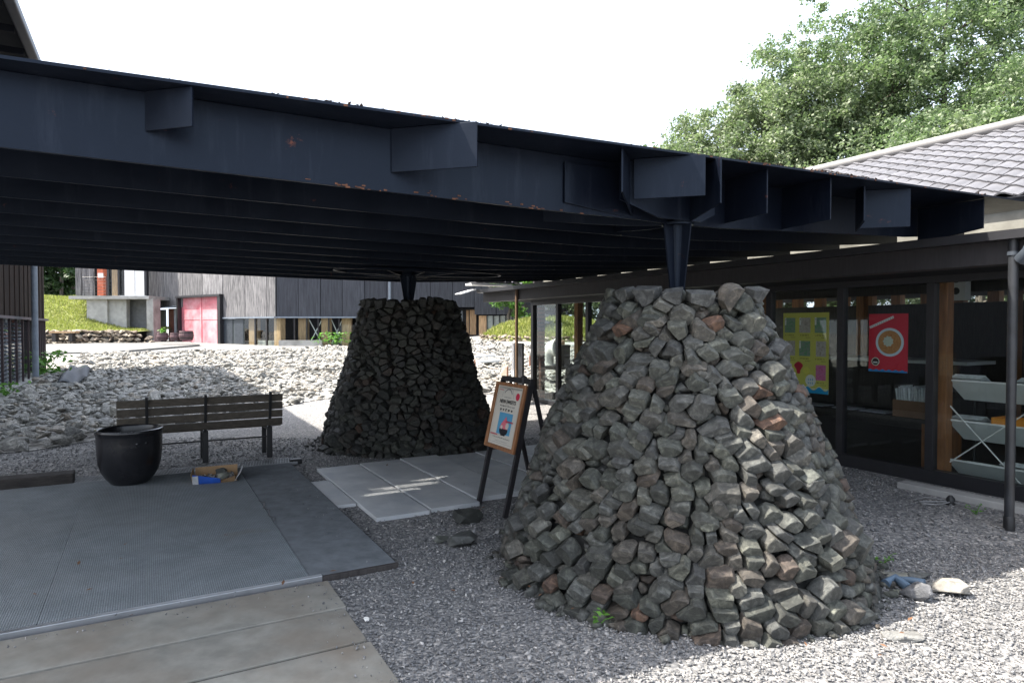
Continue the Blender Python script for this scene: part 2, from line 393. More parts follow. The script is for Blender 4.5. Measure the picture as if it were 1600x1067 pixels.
# thin to a roughly even cover
cell = {}; keep = []
for i in range(len(P)):
    c = .118 + .0016 * P[i, 1]; key = (int(P[i, 0] / c), int(P[i, 1] / c))
    if cell.get(key, 0) < 1: cell[key] = cell.get(key, 0) + 1; keep.append(i)
P = P[keep]; k = len(P)
s = RNG.lognormal(0, .40, k) * (.064 + .0007 * P[:, 1]) * np.interp(P[:, 0], [-6, -3], [1.15, .90]); s = np.minimum(s, .22)
S3 = np.stack([s * 1.15, s * RNG.uniform(.65, 1, k), s * RNG.uniform(.42, .7, k)], 1)
Rm = eul(RNG.normal(0, .3, k), RNG.normal(0, .3, k), RNG.uniform(0, 6.28, k)); tone = RNG.uniform(0, 1, k)
pp = np.array([proj(q) for q in P]); vis = (pp[:, 0] > 0) & (pp[:, 0] < 1600) & (pp[:, 1] < 745)
hid = (pp[:, 0] > 185) & (pp[:, 0] < 440) & (pp[:, 1] > 632)
hid |= (pp[:, 0] > 520) & (pp[:, 0] < 750)
score = s / P[:, 1] * vis * ~hid
order = np.argsort(-score); top = order[:300]; rest = order[300:]
rm = stone_meshes('rubble', 14, m_rub, 21, (10, 15), .03, (1, .9, .75))
for i in top:
    o = bpy.data.objects.new('stone', random.choice(rm)); o.location = Vector(P[i]) - yard.location
    o.rotation_euler = Matrix(Rm[i].tolist()).to_euler(); o.scale = S3[i]; lk(o, yard)
V, T, At = scatter(tri_templates(12, 5, (8, 12), (1, .9, .75)), P[rest], S3[rest], Rm[rest], tone[rest])
o = np_mesh('stone_mass', V, T, m_rub_a, yard, attr=At); o['kind'] = 'stuff'
# stony soil under the rubble
nxs, nys = 60, 60; pts = []
for j in range(nys + 1):
    for i in range(nxs + 1):
        x = -26 + 36 * i / nxs; y0 = float(np.interp(x, EX, EY)) + .1; y1 = float(rub_far(x)); y = y0 + (y1 - y0) * j / nys
        pts.append((x, y, float(zg(x, y)) + .012 + .03 * min(1, j / 3)))
idx = np.arange(len(pts)).reshape(nys + 1, nxs + 1)
T = np.stack([idx[:-1, :-1].ravel(), idx[:-1, 1:].ravel(), idx[1:, 1:].ravel(), idx[1:, :-1].ravel()], 1)
np_mesh('soil_bed', np.array(pts), T, m_soil, yard, smooth=True)

# ------------------------------------------------------------------ paving, slabs, kerb
m_pave = M('worn_concrete_paving', (.235, .228, .20), .85, var=.22, scale=7, bs=.3, bscale=160, bdist=.003, big=((.19, .16, .125), 1.7, .42, .7), rnd=.1)
m_slab = M('pale_concrete_slab', (.54, .55, .55), .62, var=.14, scale=3, bs=.12, bscale=120, bdist=.002, big=((.42, .44, .46), 2.2, .45, .65), rnd=.06)
m_ruststain = M('rust_stain', (.30, .13, .045), .8, var=.4, scale=14)
pav = thing('concrete_paving', AB(-4, -.3, 0), 'brownish worn concrete paving strips in front of the grey mat', kind='structure')
bs = [.69, .235, -.205, -.65, -1.1, -1.55, -2.0]
for i in range(6):
    MB().abox(-7.2, -2.275 - .012 * (i % 2), bs[i + 1] + .012, bs[i] - .006, -.06, .022 - .003 * (i % 3)).build('slab', m_pave, pav, bevel=.005)
MB().abox(-7.2, -2.29, -2.0, .69, -.06, .008).build('joint_bed', M('joint_grit', (.045, .045, .04), .95, var=.5, scale=60), pav)
path = thing('slab_path', AB(.5, 2.9, 0), 'path of long pale concrete slabs leading between the two stone piers', kind='structure')
for i in range(10):
    a0 = -1.62 + .49 * i; f0 = [1.80, 1.83, 1.96, 2.0, 1.95][i % 5]
    MB().abox(a0 + .011, a0 + .479, f0, 3.97 + .025 * (i % 3), -.05, .034 + .004 * (i * 7 % 3)).build('slab', m_slab, path, bevel=.004)
MB().abox(-1.86, -1.62, 2.36, 3.38, -.05, .028).build('slab', m_slab, path, bevel=.004)
def stain(c, r, name, parent, z, seed):
    rg = random.Random(seed); pts = []
    for k in range(22):
        th = 2 * math.pi * k / 22; q = r * rg.uniform(.45, 1.1)
        pts.append(c + A * (q * math.cos(th)) + B * (q * .45 * math.sin(th)) + UP * z)
    return pts

# ------------------------------------------------------------------ grey carpet mat
def mat_mat():
    m, n, l, p = nt('ribbed_grey_carpet'); v = coords(n, l)
    rot = n.new('ShaderNodeMapping'); rot.inputs['Rotation'].default_value = (0, 0, -math.atan2(A.y, A.x)); l.new(v, rot.inputs['Vector'])
    w = n.new('ShaderNodeTexWave'); w.wave_type = 'BANDS'; w.bands_direction = 'X'; w.inputs['Scale'].default_value = 26; w.inputs['Distortion'].default_value = .5; w.inputs['Detail'].default_value = 3; w.inputs['Detail Scale'].default_value = 8
    l.new(rot.outputs[0], w.inputs['Vector'])
    f = noise(n, l, 5, 7, .65, v)
    c = ramp(n, l, f, [(.3, (.185, .21, .225)), (.7, (.255, .283, .30))])
    c = mix(n, l, 1.0, c, ramp(n, l, w.outputs['Fac'], [(.1, (.72, .72, .72)), (.8, (1.1, 1.1, 1.1))]), 'MULTIPLY')
    c = mix(n, l, 1.0, c, ramp(n, l, noise(n, l, 130, 3, .7, v), [(.3, (.7, .7, .7)), (.7, (1.25, 1.25, 1.25))]), 'MULTIPLY')
    st = noise(n, l, 1.3, 4, .55, v)
    c = mix(n, l, ramp(n, l, st, [(.66, (0, 0, 0)), (.76, (.5, .5, .5))]), c, (.15, .115, .08))
    c = mix(n, l, ramp(n, l, noise(n, l, .8, 5, .6, v), [(.35, (.4, .4, .4)), (.65, (0, 0, 0))]), c, (.19, .2, .2))
    l.new(c, p.inputs['Base Color']); p.inputs['Roughness'].default_value = .95; p.inputs['Specular IOR Level'].default_value = .15
    b1 = bump(n, l, p, w.outputs['Fac'], .5, .004); bump(n, l, p, noise(n, l, 220, 3, .6, v), .4, .003, b1); return m
m_mat = mat_mat(); m_mat2 = M('darker_flat_carpet', (.17, .185, .197), .95, var=.2, scale=9, bs=.4, bscale=260, bdist=.003, spec=.15)
mat = thing('entrance_mat', AB(-3.5, 2.6, 0), 'large ribbed grey carpet mat laid on the low platform under the canopy', 'mat')
MB().abox(-7, -1.80, .735, 4.44, -.03, .028).build('platform', m_darkwood, mat)
tiles = [(-7, -5.2), (-5.1985, -3.77), (-3.7685, -2.37)]
for i, (a0, a1) in enumerate(tiles):
    for (b0, b1) in ((.75, 2.55), (2.5515, 4.43)):
        MB().abox(a0, a1, b0, b1, .026, .040 + .0006 * (i % 2)).build('carpet_panel', m_mat, mat, bevel=.002)
o = MB().abox(-2.366, -1.81, .75, 4.43, .026, .036).build('carpet_strip', m_mat2, mat, bevel=.002); tag(o, 'darker flat carpet strip along the right edge')
MB().abox(-7, -2.30, .712, .752, .002, .046).build('edge_trim', m_silver, mat, bevel=.003)
MB().abox(-2.297, -1.80, .716, .748, .002, .036).build('edge_board', m_darkwood, mat, bevel=.003)
# torn seam
mb = MB(); pr = None
for k in range(9):
    q = AB(-2.36 + .02 * math.sin(k * 2.1), 2.1 + .09 * k, .0418)
    if pr is not None: mb.bar(pr, q, .012, .002)
    pr = q
mb.build('torn_seam', m_black, mat)
# drain grating behind the mat
gr = thing('drain_grating', AB(-2.8, 4.6, 0), 'dark expanded metal drain grating along the back edge of the mat', 'grating')
mb = MB()
for b_ in (4.462, 4.738): mb.abox(-4.35, -1.72, b_ - .008, b_ + .008, .0, .034)
a_ = -4.34
while a_ < -1.74:
    mb.bar(AB(a_, 4.465, .026), AB(a_ + .05, 4.735, .026), .006, .012); a_ += .03
for b_ in (4.51, 4.56, 4.61, 4.66, 4.70): mb.abox(-4.34, -1.73, b_ - .004, b_ + .004, .018, .030)
o = mb.build('bars', M('galvanised_dull_steel', (.22, .225, .23), .5, metal=.3, var=.3, bs=.05), gr); o['kind'] = 'stuff'
MB().abox(-4.36, -1.72, 4.45, 4.75, -.05, .004).build('channel', m_black, gr)
tag(MB().abox(-1.79, -1.66, 4.50, 4.58, .0, .055).build('end_block', m_black, loc=AB(-1.72, 4.54, 0), bevel=.006), 'small black block lying at the right end of the drain grating', 'block')
m_timber = M('old_split_timber', (.032, .027, .024), .85, var=.6, scale=4, stretch=(2, 2, 9), bs=.6, bscale=20, bdist=.015)
tb = MB().abox(-5.9, -3.90, 4.44, 4.66, .0, .135).build('timber_beam', m_timber, loc=AB(-4.9, 4.55, 0), bevel=.012)
tag(tb, 'old weathered timber beam lying on the ground at the back left corner of the mat', 'beam')

# ================================================================== STONE PIERS
def clip(poly, d, lim):                                # keep q.d <= lim
    out = []; n = len(poly)
    for k in range(n):
        p, q = poly[k], poly[(k + 1) % n]; a, b = p[0] * d[0] + p[1] * d[1] - lim, q[0] * d[0] + q[1] * d[1] - lim
        if a <= 0: out.append(p)
        if a * b < 0: t = a / (a - b); out.append((p[0] + (q[0] - p[0]) * t, p[1] + (q[1] - p[1]) * t))
    return out
def fitted_stone(poly, rg, bev):
    """a dressed face of the pier: polygon (local x, z) grown into a broken block, y = outwards"""
    cx = sum(p[0] for p in poly) / len(poly); cz = sum(p[1] for p in poly) / len(poly)
    rad = sum(math.hypot(p[0] - cx, p[1] - cz) for p in poly) / len(poly); g = 1 + rg.uniform(-.003, .007) / rad
    out = rg.uniform(.004, .028); tx, tz_ = rg.gauss(0, .18), rg.gauss(-.06, .2); bm = bmesh.new()
    for k, (x, z) in enumerate(poly):
        nx, nz = poly[(k + 1) % len(poly)]
        for (px, pz, f) in ((x, z, rg.uniform(.80, 1.0)), ((x + nx) / 2, (z + nz) / 2, rg.uniform(.90, 1.06))):
            dx, dz = (px - cx) * g * f, (pz - cz) * g * f
            bm.verts.new((cx + dx * .85, -.10, cz + dz * .85)); bm.verts.new((cx + dx, rg.uniform(-.03, -.004) + (tx * dx + tz_ * dz) * .5, cz + dz))
            q = rg.uniform(.5, .95); bm.verts.new((cx + dx * q, out * rg.uniform(.3, 1.0) + tx * dx * q + tz_ * dz * q, cz + dz * q))
    res = bmesh.ops.convex_hull(bm, input=bm.verts)
    junk = list({e for e in res['geom_interior'] + res['geom_unused'] if isinstance(e, bmesh.types.BMVert)})
    bmesh.ops.delete(bm, geom=junk, context='VERTS')
    bmesh.ops.dissolve_limit(bm, angle_limit=R(11), verts=bm.verts, edges=bm.edges)
    if bev: bmesh.ops.bevel(bm, geom=list(bm.edges), offset=bev, segments=1, affect='EDGES', profile=.6, clamp_overlap=True)
    bmesh.ops.recalc_face_normals(bm, faces=bm.faces); return bm
def pier(name, base, prof, seed, label, ms, ms_a, look_from=Vector((0, 0, 1.6)), count=1480):
    rg = random.Random(seed); nr = np.random.default_rng(seed); t = thing(name, base, label, 'stone pier', 'stone piers carrying the steel canopy')
    zs = [p[0] for p in prof]; rs = [p[1] for p in prof]; H = zs[-1]; base = Vector(base)
    mb = MB(); mb.lathe(base, [(max(.01, np.interp(z, zs, rs) - .058), z) for z in np.linspace(-.05, H - .04, 16)] + [(.02, H - .03)], 44)
    mb.build('core', m_core, t, smooth=True)
    def surf(n):                                       # area-even points on the flank
        z = np.zeros(0)
        while len(z) < n:
            c = nr.uniform(-.02, H, n * 3); z = np.concatenate([z, c[nr.uniform(0, rs[0], n * 3) < np.interp(c, zs, rs)]])
        z = z[:n]; th = nr.uniform(0, 2 * np.pi, n); r = np.interp(z, zs, rs) + .015 * np.sin(3 * th + seed) + .012 * np.sin(7 * th + 5 * z)
        return np.stack([r * np.cos(th), r * np.sin(th), z], 1)
    sc_ = np.array([1, 1, 1.34]); S_ = surf(1)
    for k in range(count - 1):                         # best-candidate spread
        c = surf((2, 4, 3, 6)[k % 4]); d_ = np.linalg.norm((c[:, None] - S_[None]) * sc_, axis=2).min(1); S_ = np.concatenate([S_, c[[d_.argmax()]]])
    wt = np.exp(nr.normal(0, .30, count)); L = []
    for i in range(count):
        p = S_[i]; z = p[2]; dr = float(np.interp(min(z + .1, H), zs, rs) - np.interp(max(z - .1, 0), zs, rs)) / .2
        rad = Vector((p[0], p[1], 0)).normalized(); tan = Vector((-rad.y, rad.x, 0)); up = (UP + rad * dr).normalized(); nrm = tan.cross(up).normalized()
        d_ = S_ - p; near = np.where((np.abs(d_) < .42).all(1))[0]; rot = rg.gauss(0, .30); ca, sa = math.cos(rot), math.sin(rot)
        poly = [(-.19, -.15), (.19, -.15), (.19, .15), (-.19, .15)]
        for j in near:
            if j == i: continue
            q = Vector(d_[j]); x, y = q.dot(tan), q.dot(up) * 1.34; n2 = x * x + y * y
            if n2 < .36: poly = clip(poly, (x, y * 1.34), n2 * wt[i] / (wt[i] + wt[j]))
            if len(poly) < 3: break
        if len(poly) < 3: continue
        poly = clip(poly, (0, 1), H + .035 + rg.uniform(-.03, .03) - z)
        if len(poly) < 3: continue
        cx = sum(a_[0] for a_ in poly) / len(poly); cz = sum(a_[1] for a_ in poly) / len(poly)
        poly = [(cx + (x - cx) * ca - (y - cz) * sa * .2, cz + (y - cz) * ca + (x - cx) * sa * .2) for x, y in poly] if rg.random() < .5 else poly
        m = Matrix((tan, nrm, up)).transposed(); ar = sum(poly[k][0] * poly[(k + 1) % len(poly)][1] - poly[(k + 1) % len(poly)][0] * poly[k][1] for k in range(len(poly))) / 2
        if ar < .0008: continue
        L.append((base + Vector(p) + rad * rg.uniform(-.026, .002), m, poly, nrm, ar))
    for k in range(75):                                # bigger slabs and wedges bedded askew over the joints
        p = Vector(surf(1)[0]); rad = Vector((p.x, p.y, 0)).normalized(); tan = Vector((-rad.y, rad.x, 0)); z = p.z
        if z > H - .1: continue
        dr = float(np.interp(min(z + .1, H), zs, rs) - np.interp(max(z - .1, 0), zs, rs)) / .2; up = (UP + rad * dr).normalized(); nrm = tan.cross(up).normalized()
        w, h = rg.uniform(.05, .10), rg.uniform(.032, .052); a0 = rg.uniform(0, 6.28); n_ = rg.randint(5, 7)
        poly = [(w * rg.uniform(.75, 1.1) * math.cos(a0 + 6.283 * q / n_), h * rg.uniform(.75, 1.1) * math.sin(a0 + 6.283 * q / n_)) for q in range(n_)]; sp_ = rg.gauss(0, .5)
        poly = [(x * math.cos(sp_) - y * math.sin(sp_), x * math.sin(sp_) + y * math.cos(sp_)) for x, y in poly]
        if a0 < 0: poly = poly[::-1]
        m = Matrix((tan, nrm, up)).transposed() @ Euler((rg.gauss(0, .12), 0, rg.gauss(0, .12))).to_matrix(); L.append((base + p + rad * rg.uniform(-.012, .006), m, poly, nrm, w * h * 2.6))
    sc = []
    for (p, m, poly, n_, ar) in L:
        v = look_from - p; f_ = n_.dot(v.normalized()); u_, w_ = proj(p)
        sc.append((max(0, f_) + .02) * ar / v.length ** 2 * (1 if 0 <= u_ <= 1600 and w_ < 1090 else .01))
    order = np.argsort(-np.array(sc)); RV, RT, RA_ = [], [], []; k0 = 0
    for c_, i in enumerate(order):
        p, m, poly, n_, ar = L[i]
        if c_ < 300:
            bm = fitted_stone(poly, rg, .0035); me = bpy.data.meshes.new('pier_stone'); bm.to_mesh(me); bm.free(); me.materials.append(ms)
            o = bpy.data.objects.new('stone', me); o.location = p - t.location; o.rotation_euler = m.to_euler(); lk(o, t)
        else:
            bm = fitted_stone(poly, rg, 0); bmesh.ops.triangulate(bm, faces=bm.faces); bm.verts.index_update()
            RV.append(np.array([(p + m @ v.co)[:] for v in bm.verts])); RT.append(np.array([[v.index for v in f.verts] for f in bm.faces]) + k0); RA_.append(np.full(len(bm.verts), rg.random())); k0 += len(bm.verts); bm.free()
    # loose stones: chinking between, the flat top, the spill round the foot
    E = []
    for k in range(640):
        zz = H * rg.random() ** 1.2; r = float(np.interp(zz, zs, rs)); th = rg.uniform(0, 6.28); s_ = rg.uniform(.018, .036)
        E.append((base + Vector((math.cos(th) * (r - .028), math.sin(th) * (r - .028), zz)), (s_ * 1.3, s_, s_ * .8), 3.14))
    for k in range(60):
        q = math.sqrt(rg.random()) * (rs[-1] - .03); th = rg.uniform(0, 6.28); s_ = rg.uniform(.05, .10)
        E.append((base + Vector((q * math.cos(th), q * math.sin(th), H - .025)), (s_, s_ * .75, s_ * .5), .3))
    for k in range(120):
        th = rg.uniform(0, 6.28); q = rs[0] + .01 + abs(rg.gauss(0, .05)); s_ = rg.uniform(.02, .06)
        E.append((base + Vector((q * math.cos(th), q * math.sin(th), s_ * .3)), (s_, s_ * .8, s_ * .6), .4))
    k = len(E); a3 = np.array([[rg.uniform(-e[2], e[2]), rg.uniform(-e[2], e[2]), rg.uniform(0, 6.28)] for e in E])
    V, T, At = scatter(tri_templates(14, seed + 9, (11, 16), (1, .9, .8)), np.array([e[0][:] for e in E]), np.array([e[1] for e in E]), eul(a3[:, 0], a3[:, 1], a3[:, 2]), RNG.uniform(0, .97, k))
    o = np_mesh('stone_mass', np.concatenate(RV + [V]), np.concatenate(RT + [T + k0]), ms_a, t, attr=np.concatenate(RA_ + [At])); o['kind'] = 'stuff'
    return t
pier('stone_pier', O, [(0, 1.235), (.15, 1.2), (.31, 1.14), (.65, 1.02), (.98, .88), (1.25, .765), (1.5, .64), (1.70, .555), (1.815, .505)], 11, 'nearer stone pier, a tapering mound of grey-green rubble at the right of the slab path', m_stone, m_stone_a)
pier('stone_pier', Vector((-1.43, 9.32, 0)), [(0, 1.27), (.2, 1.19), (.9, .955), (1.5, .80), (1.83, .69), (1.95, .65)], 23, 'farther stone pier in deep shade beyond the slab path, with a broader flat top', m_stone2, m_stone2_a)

# ================================================================== STEEL CANOPY
can = thing('steel_canopy', AB(0, 3, 0), 'low black painted steel canopy with deep ribs resting on two stone piers', 'canopy')
ZT = 2.665
def edge_b(a): return -.41 - .069 * a
AL, AR = -6.02, 3.72
pts = [AB(AL, edge_b(AL), ZT + .007), AB(AR, edge_b(AR), ZT + .007), AB(AR, 7.12, ZT + .007), AB(AL, 7.12, ZT + .007)]
SLITS = []; b__ = 3.35; rs_ = random.Random(6)
for (n_s, a0_, a1_, gap_) in ((8, -3.1, -2.62, .05), (7, -2.95, -2.35, .06), (5, -2.5, -2.2, .0)):   # added unseen slits, letting sun patches fall on the slab path
    for k_ in range(n_s):
        SLITS.append((b__, b__ + .0042, ((a0_ + rs_.uniform(-.09, .09), a1_ + rs_.uniform(-.09, .09)),))); SLITS.append((b__ + .0042, b__ + .0165, ())); b__ += .0165
    if gap_: SLITS.append((b__, b__ + gap_, ())); b__ += gap_
SLITS.append((b__, 7.12, ()))
rpm = MB(); pts[2] = AB(AR, 3.35, ZT + .007); pts[3] = AB(AL, 3.35, ZT + .007); rpm.plate(pts, UP, .014)
for (b0_, b1_, cuts) in SLITS:   # roof strips cut by the added sun slits
    e_ = [AL] + [q for c in cuts for q in c] + [AR]
    for q in range(0, len(e_), 2): rpm.abox(e_[q], e_[q + 1], b0_, b1_, ZT + (.0115 if b1_ < 4.5 else 0), ZT + .014)
rpm.build('roof_plate', m_steel, can)
def rib(p0, p1, z0, z1, name='rib', th=.016, zt=ZT - .002, taper=None, bevel=.002):
    """upright plate from p0 to p1 with its lower edge running z0 -> z1"""
    d = (p1 - p0); nrm = d.cross(UP); low = [p0 + UP * z0]
    if taper:
        for f, z in taper: low.append(p0 + d * f + UP * z)
    low.append(p1 + UP * z1)
    return MB().plate(low + [p1 + UP * zt, p0 + UP * zt], nrm, th).build(name, m_steel, can, bevel=bevel)
nb = 11
for i in range(nb):
    b_ = .655 * i
    ar = 3.64 if i else 3.62
    rib(AB(AL + .03, b_), AB(ar, b_), 2.37, 2.475, 'long_rib', .018 if i == 0 else .010, taper=[(.5, 2.315), (.66, 2.31), (.9, 2.40)], bevel=.002 if i == 0 else 0)
rib(AB(AL + .03, 7.08), AB(3.64, 7.08), 2.44, 2.47, 'long_rib', .018)
for i in range(nb - 1):                          # slanting stiffeners between the long ribs
    for k in range(5):
        a_ = -5.2 + 1.9 * k + (.95 if i % 2 else 0)
        if a_ + .5 > 3.4: continue
        rib(AB(a_, .655 * i + .012), AB(a_ + .30, .655 * i + .31), 2.50, 2.50, 'stiffener', .012)
# front stubs seen along the near edge
def D(a, b): return AB(a, b)
rib(D(-3.24, -.012), D(-3.06, -.185), 2.485, 2.487, 'stub_rib', .012)
rib(D(-2.086, -.012), D(-1.74, -.352), 2.43, 2.43, 'stub_rib', .012)
rib(D(-.535, -.146), D(-.225, -.452), 2.41, 2.41, 'stub_rib', .012)
rib(D(-.76, -.31), D(-.44, -.014), 2.405, 2.33, 'stub_rib', .012)
rib(D(-.10, -.46), D(-.02, -.10), 2.375, 2.31, 'stub_rib', .012)
for a_ in (.42, 1.03, 2.84): rib(D(a_, edge_b(a_) + .06), D(a_, -.012), 2.365 if a_ < 2 else 2.42, 2.35, 'stub_rib', .012)
rib(D(1.885, -.49), D(1.63, -.235), 2.37, 2.37, 'stub_rib', .012); rib(D(1.50, -.37), D(1.625, -.22), 2.40, 2.345, 'stub_rib', .012)
# pins with their radiating brackets
MB().plate([AB(-.62, -.115, 2.405), AB(-.30, -.115, 2.315), AB(.07, -.115, 2.315), AB(.20, -.115, 2.375), AB(.20, -.115, 2.66), AB(-.62, -.115, 2.66)], B, .014).build('bracket', m_steel, can)
for (pin, zb) in ((AB(-.03, 0), 1.76), (Vector((-1.46, 9.32, 0)), 1.88)):
    for k in range(8):
        th = math.atan2(A.y, A.x) + k * math.pi / 4 + .02; dr = Vector((math.cos(th), math.sin(th), 0))
        if (pin - AB(0, 0)).length < 1 and dr.dot(-B) > .3: continue
        L_ = .95
        rib(pin + dr * .10, pin + dr * L_, 2.305, 2.37, 'bracket', .014, zt=2.62, taper=[(.25, 2.31), (.6, 2.335)])
    mb = MB()
    mb.lathe(pin, [(.005, 2.30), (.11, 2.30), (.11, 2.315), (.05, 2.317), (.05, 2.66), (.005, 2.66)], 28)
    mb.build('head_plate', m_steel, can, smooth=True)
    mb = MB(); ang = math.atan2(A.y, A.x)
    for k in range(4):
        th = k * math.pi / 2 + .55; dr = Vector((math.cos(th), math.sin(th), 0)); sd_ = dr.cross(UP)
        mb.plate([pin + UP * (zb - .12), pin + dr * .035 + UP * (zb - .12), pin + dr * .128 + UP * 2.302, pin + UP * 2.302], sd_, .012)
    mb.lathe(pin, [(.02, zb - .12), (.05, 2.301)], 16)
    mb.build('pin_column', m_steel, can)
MB().tube([Vector((-1.46, 9.32, 2.30)) + A * (.9 * math.cos(t)) * 1.3 + B * (.55 * math.sin(t)) - B * .5 + UP * .03 for t in np.linspace(0, 6.283, 33)], .012, 8).build('ring_pipe', m_steel, can, smooth=True)
# flakes of rusted paint along the lips
rg = random.Random(15); mb = MB()
for k in range(75):
    if k < 34: a_ = rg.choice((rg.gauss(-1.9, .25), rg.gauss(-1.2, .2), rg.uniform(-2.6, 0), rg.gauss(-2.3, .1))); c = AB(a_, -.0105, 2.335 - .008 * a_ * 0 + np.interp(a_, [-6, -1.19, .33], [2.37, 2.315, 2.31]) - 2.335 + abs(rg.gauss(0, .012))); u_, v_ = A, UP
    else: a_ = rg.choice((rg.uniform(-5, 3.6), rg.gauss(.9, .5), rg.gauss(-2.0, .3))); c = AB(a_, edge_b(a_) - .0015, ZT + .007 + rg.uniform(-.004, .006)); u_, v_ = (A - B * .069).normalized(), UP
    s_ = rg.uniform(.003, .013); h_ = rg.uniform(.0015, .005); n__ = -B
    mb.obox(c, u_, s_, v_, h_, n__, .0012)
o = mb.build('rust_flake', m_rust, can); o['kind'] = 'stuff'
# leaf litter caught on the upper edge
rg = random.Random(5); mb = MB()
for k in range(420):
    a_ = rg.choice((rg.gauss(.9, .45), rg.gauss(1.0, .3), rg.uniform(-4, 3.5), rg.gauss(-1.75, .15), rg.gauss(-2.5, .12))); b_ = edge_b(a_) + abs(rg.gauss(.012, .05)) + .01
    c = AB(a_, b_, ZT + .016 + rg.uniform(0, .014) * (1 if abs(a_ - .9) < 1 else .4)); u_ = Vector((rg.gauss(0, 1), rg.gauss(0, 1), rg.gauss(0, .35))).normalized(); v_ = u_.cross(UP).normalized(); s_ = rg.uniform(.008, .02)
    mb.add([c - u_ * s_, c + v_ * s_ * .5, c + u_ * s_, c - v_ * s_ * .5 + UP * .004], [(0, 1, 2, 3)])
o = mb.build('leaf_litter', M('dry_leaf_litter', (.10, .055, .03), .9, var=.6, scale=60), loc=AB(0, -.4, ZT)); tag(o, 'dry brown leaf litter caught along the upper edge of the canopy', kind='stuff')

# a few dry leaves and stray pebbles on the ground, mat and paving
rg = random.Random(9); mb = MB()
for k in range(46):
    u_, d_ = rg.uniform(-.75, .75), rg.uniform(2.9, 8); q = Vector((u_ * d_, d_, .052)); w_ = rg.uniform(0, 6.28); e1 = Vector((math.cos(w_), math.sin(w_), rg.uniform(-.2, .4))); e2 = Vector((-math.sin(w_), math.cos(w_), rg.uniform(0, .5))); s_ = rg.uniform(.012, .028)
    mb.add([q - e1 * s_, q - e2 * s_ * .4 + UP * .004, q + e1 * s_, q + e2 * s_ * .4], [(0, 1, 2), (0, 2, 3)])
tag(mb.build('fallen_leaves', M('dry_brown_leaf', (.16, .08, .04), .8, var=.5, scale=30), loc=Vector((0, 5, 0))), 'few dry brown leaves scattered over the gravel and mat', kind='stuff')
k = 420; b_ = np.concatenate([RNG.normal(.60, .05, 140), RNG.uniform(-2, .69, 200), RNG.uniform(.8, 4.3, 80)]); a_ = np.concatenate([RNG.uniform(-6, -2.3, 140), -2.29 - np.abs(RNG.normal(0, .12, 200)), -1.84 - np.abs(RNG.normal(0, .18, 80))])
P = np.array(O)[None] + a_[:, None] * np.array(A)[None] + b_[:, None] * np.array(B)[None]; P[:, 2] = np.where(b_ > .7, .042, .026); s_ = .0055 * RNG.lognormal(0, .4, k)
V, T, At = scatter(gt, P, np.stack([s_, s_ * .8, s_ * .6], 1), eul(*RNG.uniform(0, 6, (3, k))), RNG.uniform(0, 1, k))
tag(np_mesh('stray_gravel', V, T, m_peb, attr=At), 'stray gravel kicked onto the edges of the paving and mat', kind='stuff')
# ================================================================== SHOP ON THE RIGHT
FA = 3.80                               # glass line (A coordinate)
B0, B1 = -4.6, 8.32                     # shop runs along B
shop = thing('shop', AB(7.3, 1.5, 0), 'low dark glass-fronted shop under a pale tiled roof at the right', 'building')
TS = .45; EA, EZ = 2.75, 2.37          # eave
TA = 3.90; RA = 7.25; RZ = EZ + TS * (RA - EA)
m_tile = M('pale_grey_roof_tile', (.135, .133, .142), .55, var=.2, scale=5, bs=.2, bscale=70, rnd=.14, big=((.105, .103, .108), 2.5, .5, .8))
m_soffit = M('dark_soffit_timber', (.0065, .0075, .011), .85, var=.3, scale=5, spec=.2)
U = (A + UP * TS).normalized(); N = U.cross(B).normalized(); LEN = (RA - TA) / A.dot(U)
# roof deck (two slopes, real thickness), battens under
def slope_pt(a, b, off=0):
    z = EZ + TS * (a - EA) if a <= RA else RZ - TS * (a - RA)
    return AB(a, b, z + off)
BV = 8.75
MB().plate([slope_pt(TA, -5, -.10), slope_pt(TA, BV, -.10), slope_pt(RA, BV, -.10), slope_pt(RA, -5, -.10)], N, .06).build('roof_deck', m_soffit, shop)
N2 = (UP + A * TS).normalized()
MB().plate([slope_pt(RA, -5, -.10), slope_pt(RA, BV, -.10), slope_pt(11.75, BV, -.10), slope_pt(11.75, -5, -.10)], N2, .06).build('roof_deck', m_soffit, shop)
# tiles: S profile, one object each where seen
def tile_mesh():
    w, ln, seg = .272, .285, 7; bm_v = []; fs = []
    for end, lift in ((0, .022), (1, .0)):
        for layer in (0, 1):
            for k in range(seg + 1):
                t = k / seg; y = (t - .5) * w
                h = .025 * math.sin(t * 2 * math.pi - .9) + .012 * (1 if t > .9 else 0)
                bm_v.append((end * ln, y, h + lift - (.016 if layer == 0 else 0)))
    q = seg + 1
    for k in range(seg):
        fs.append((q + k, 3 * q + k, 3 * q + k + 1, q + k + 1))      # top
        fs.append((k, k + 1, 2 * q + k + 1, 2 * q + k))              # bottom
        fs.append((k, q + k, q + k + 1, k + 1))                      # front lip
    me = bpy.data.meshes.new('roof_tile'); me.from_pydata(bm_v, [], fs); me.materials.append(m_tile)
    me.polygons.foreach_set('use_smooth', [True] * len(fs)); me.set_sharp_from_angle(angle=R(35)); return me
tm = tile_mesh(); rotm = Matrix((U, B, N)).transposed(); EXPO = .235
rows = int(LEN / EXPO) + 1; colsn = int((BV + 5) / .262); tl = []
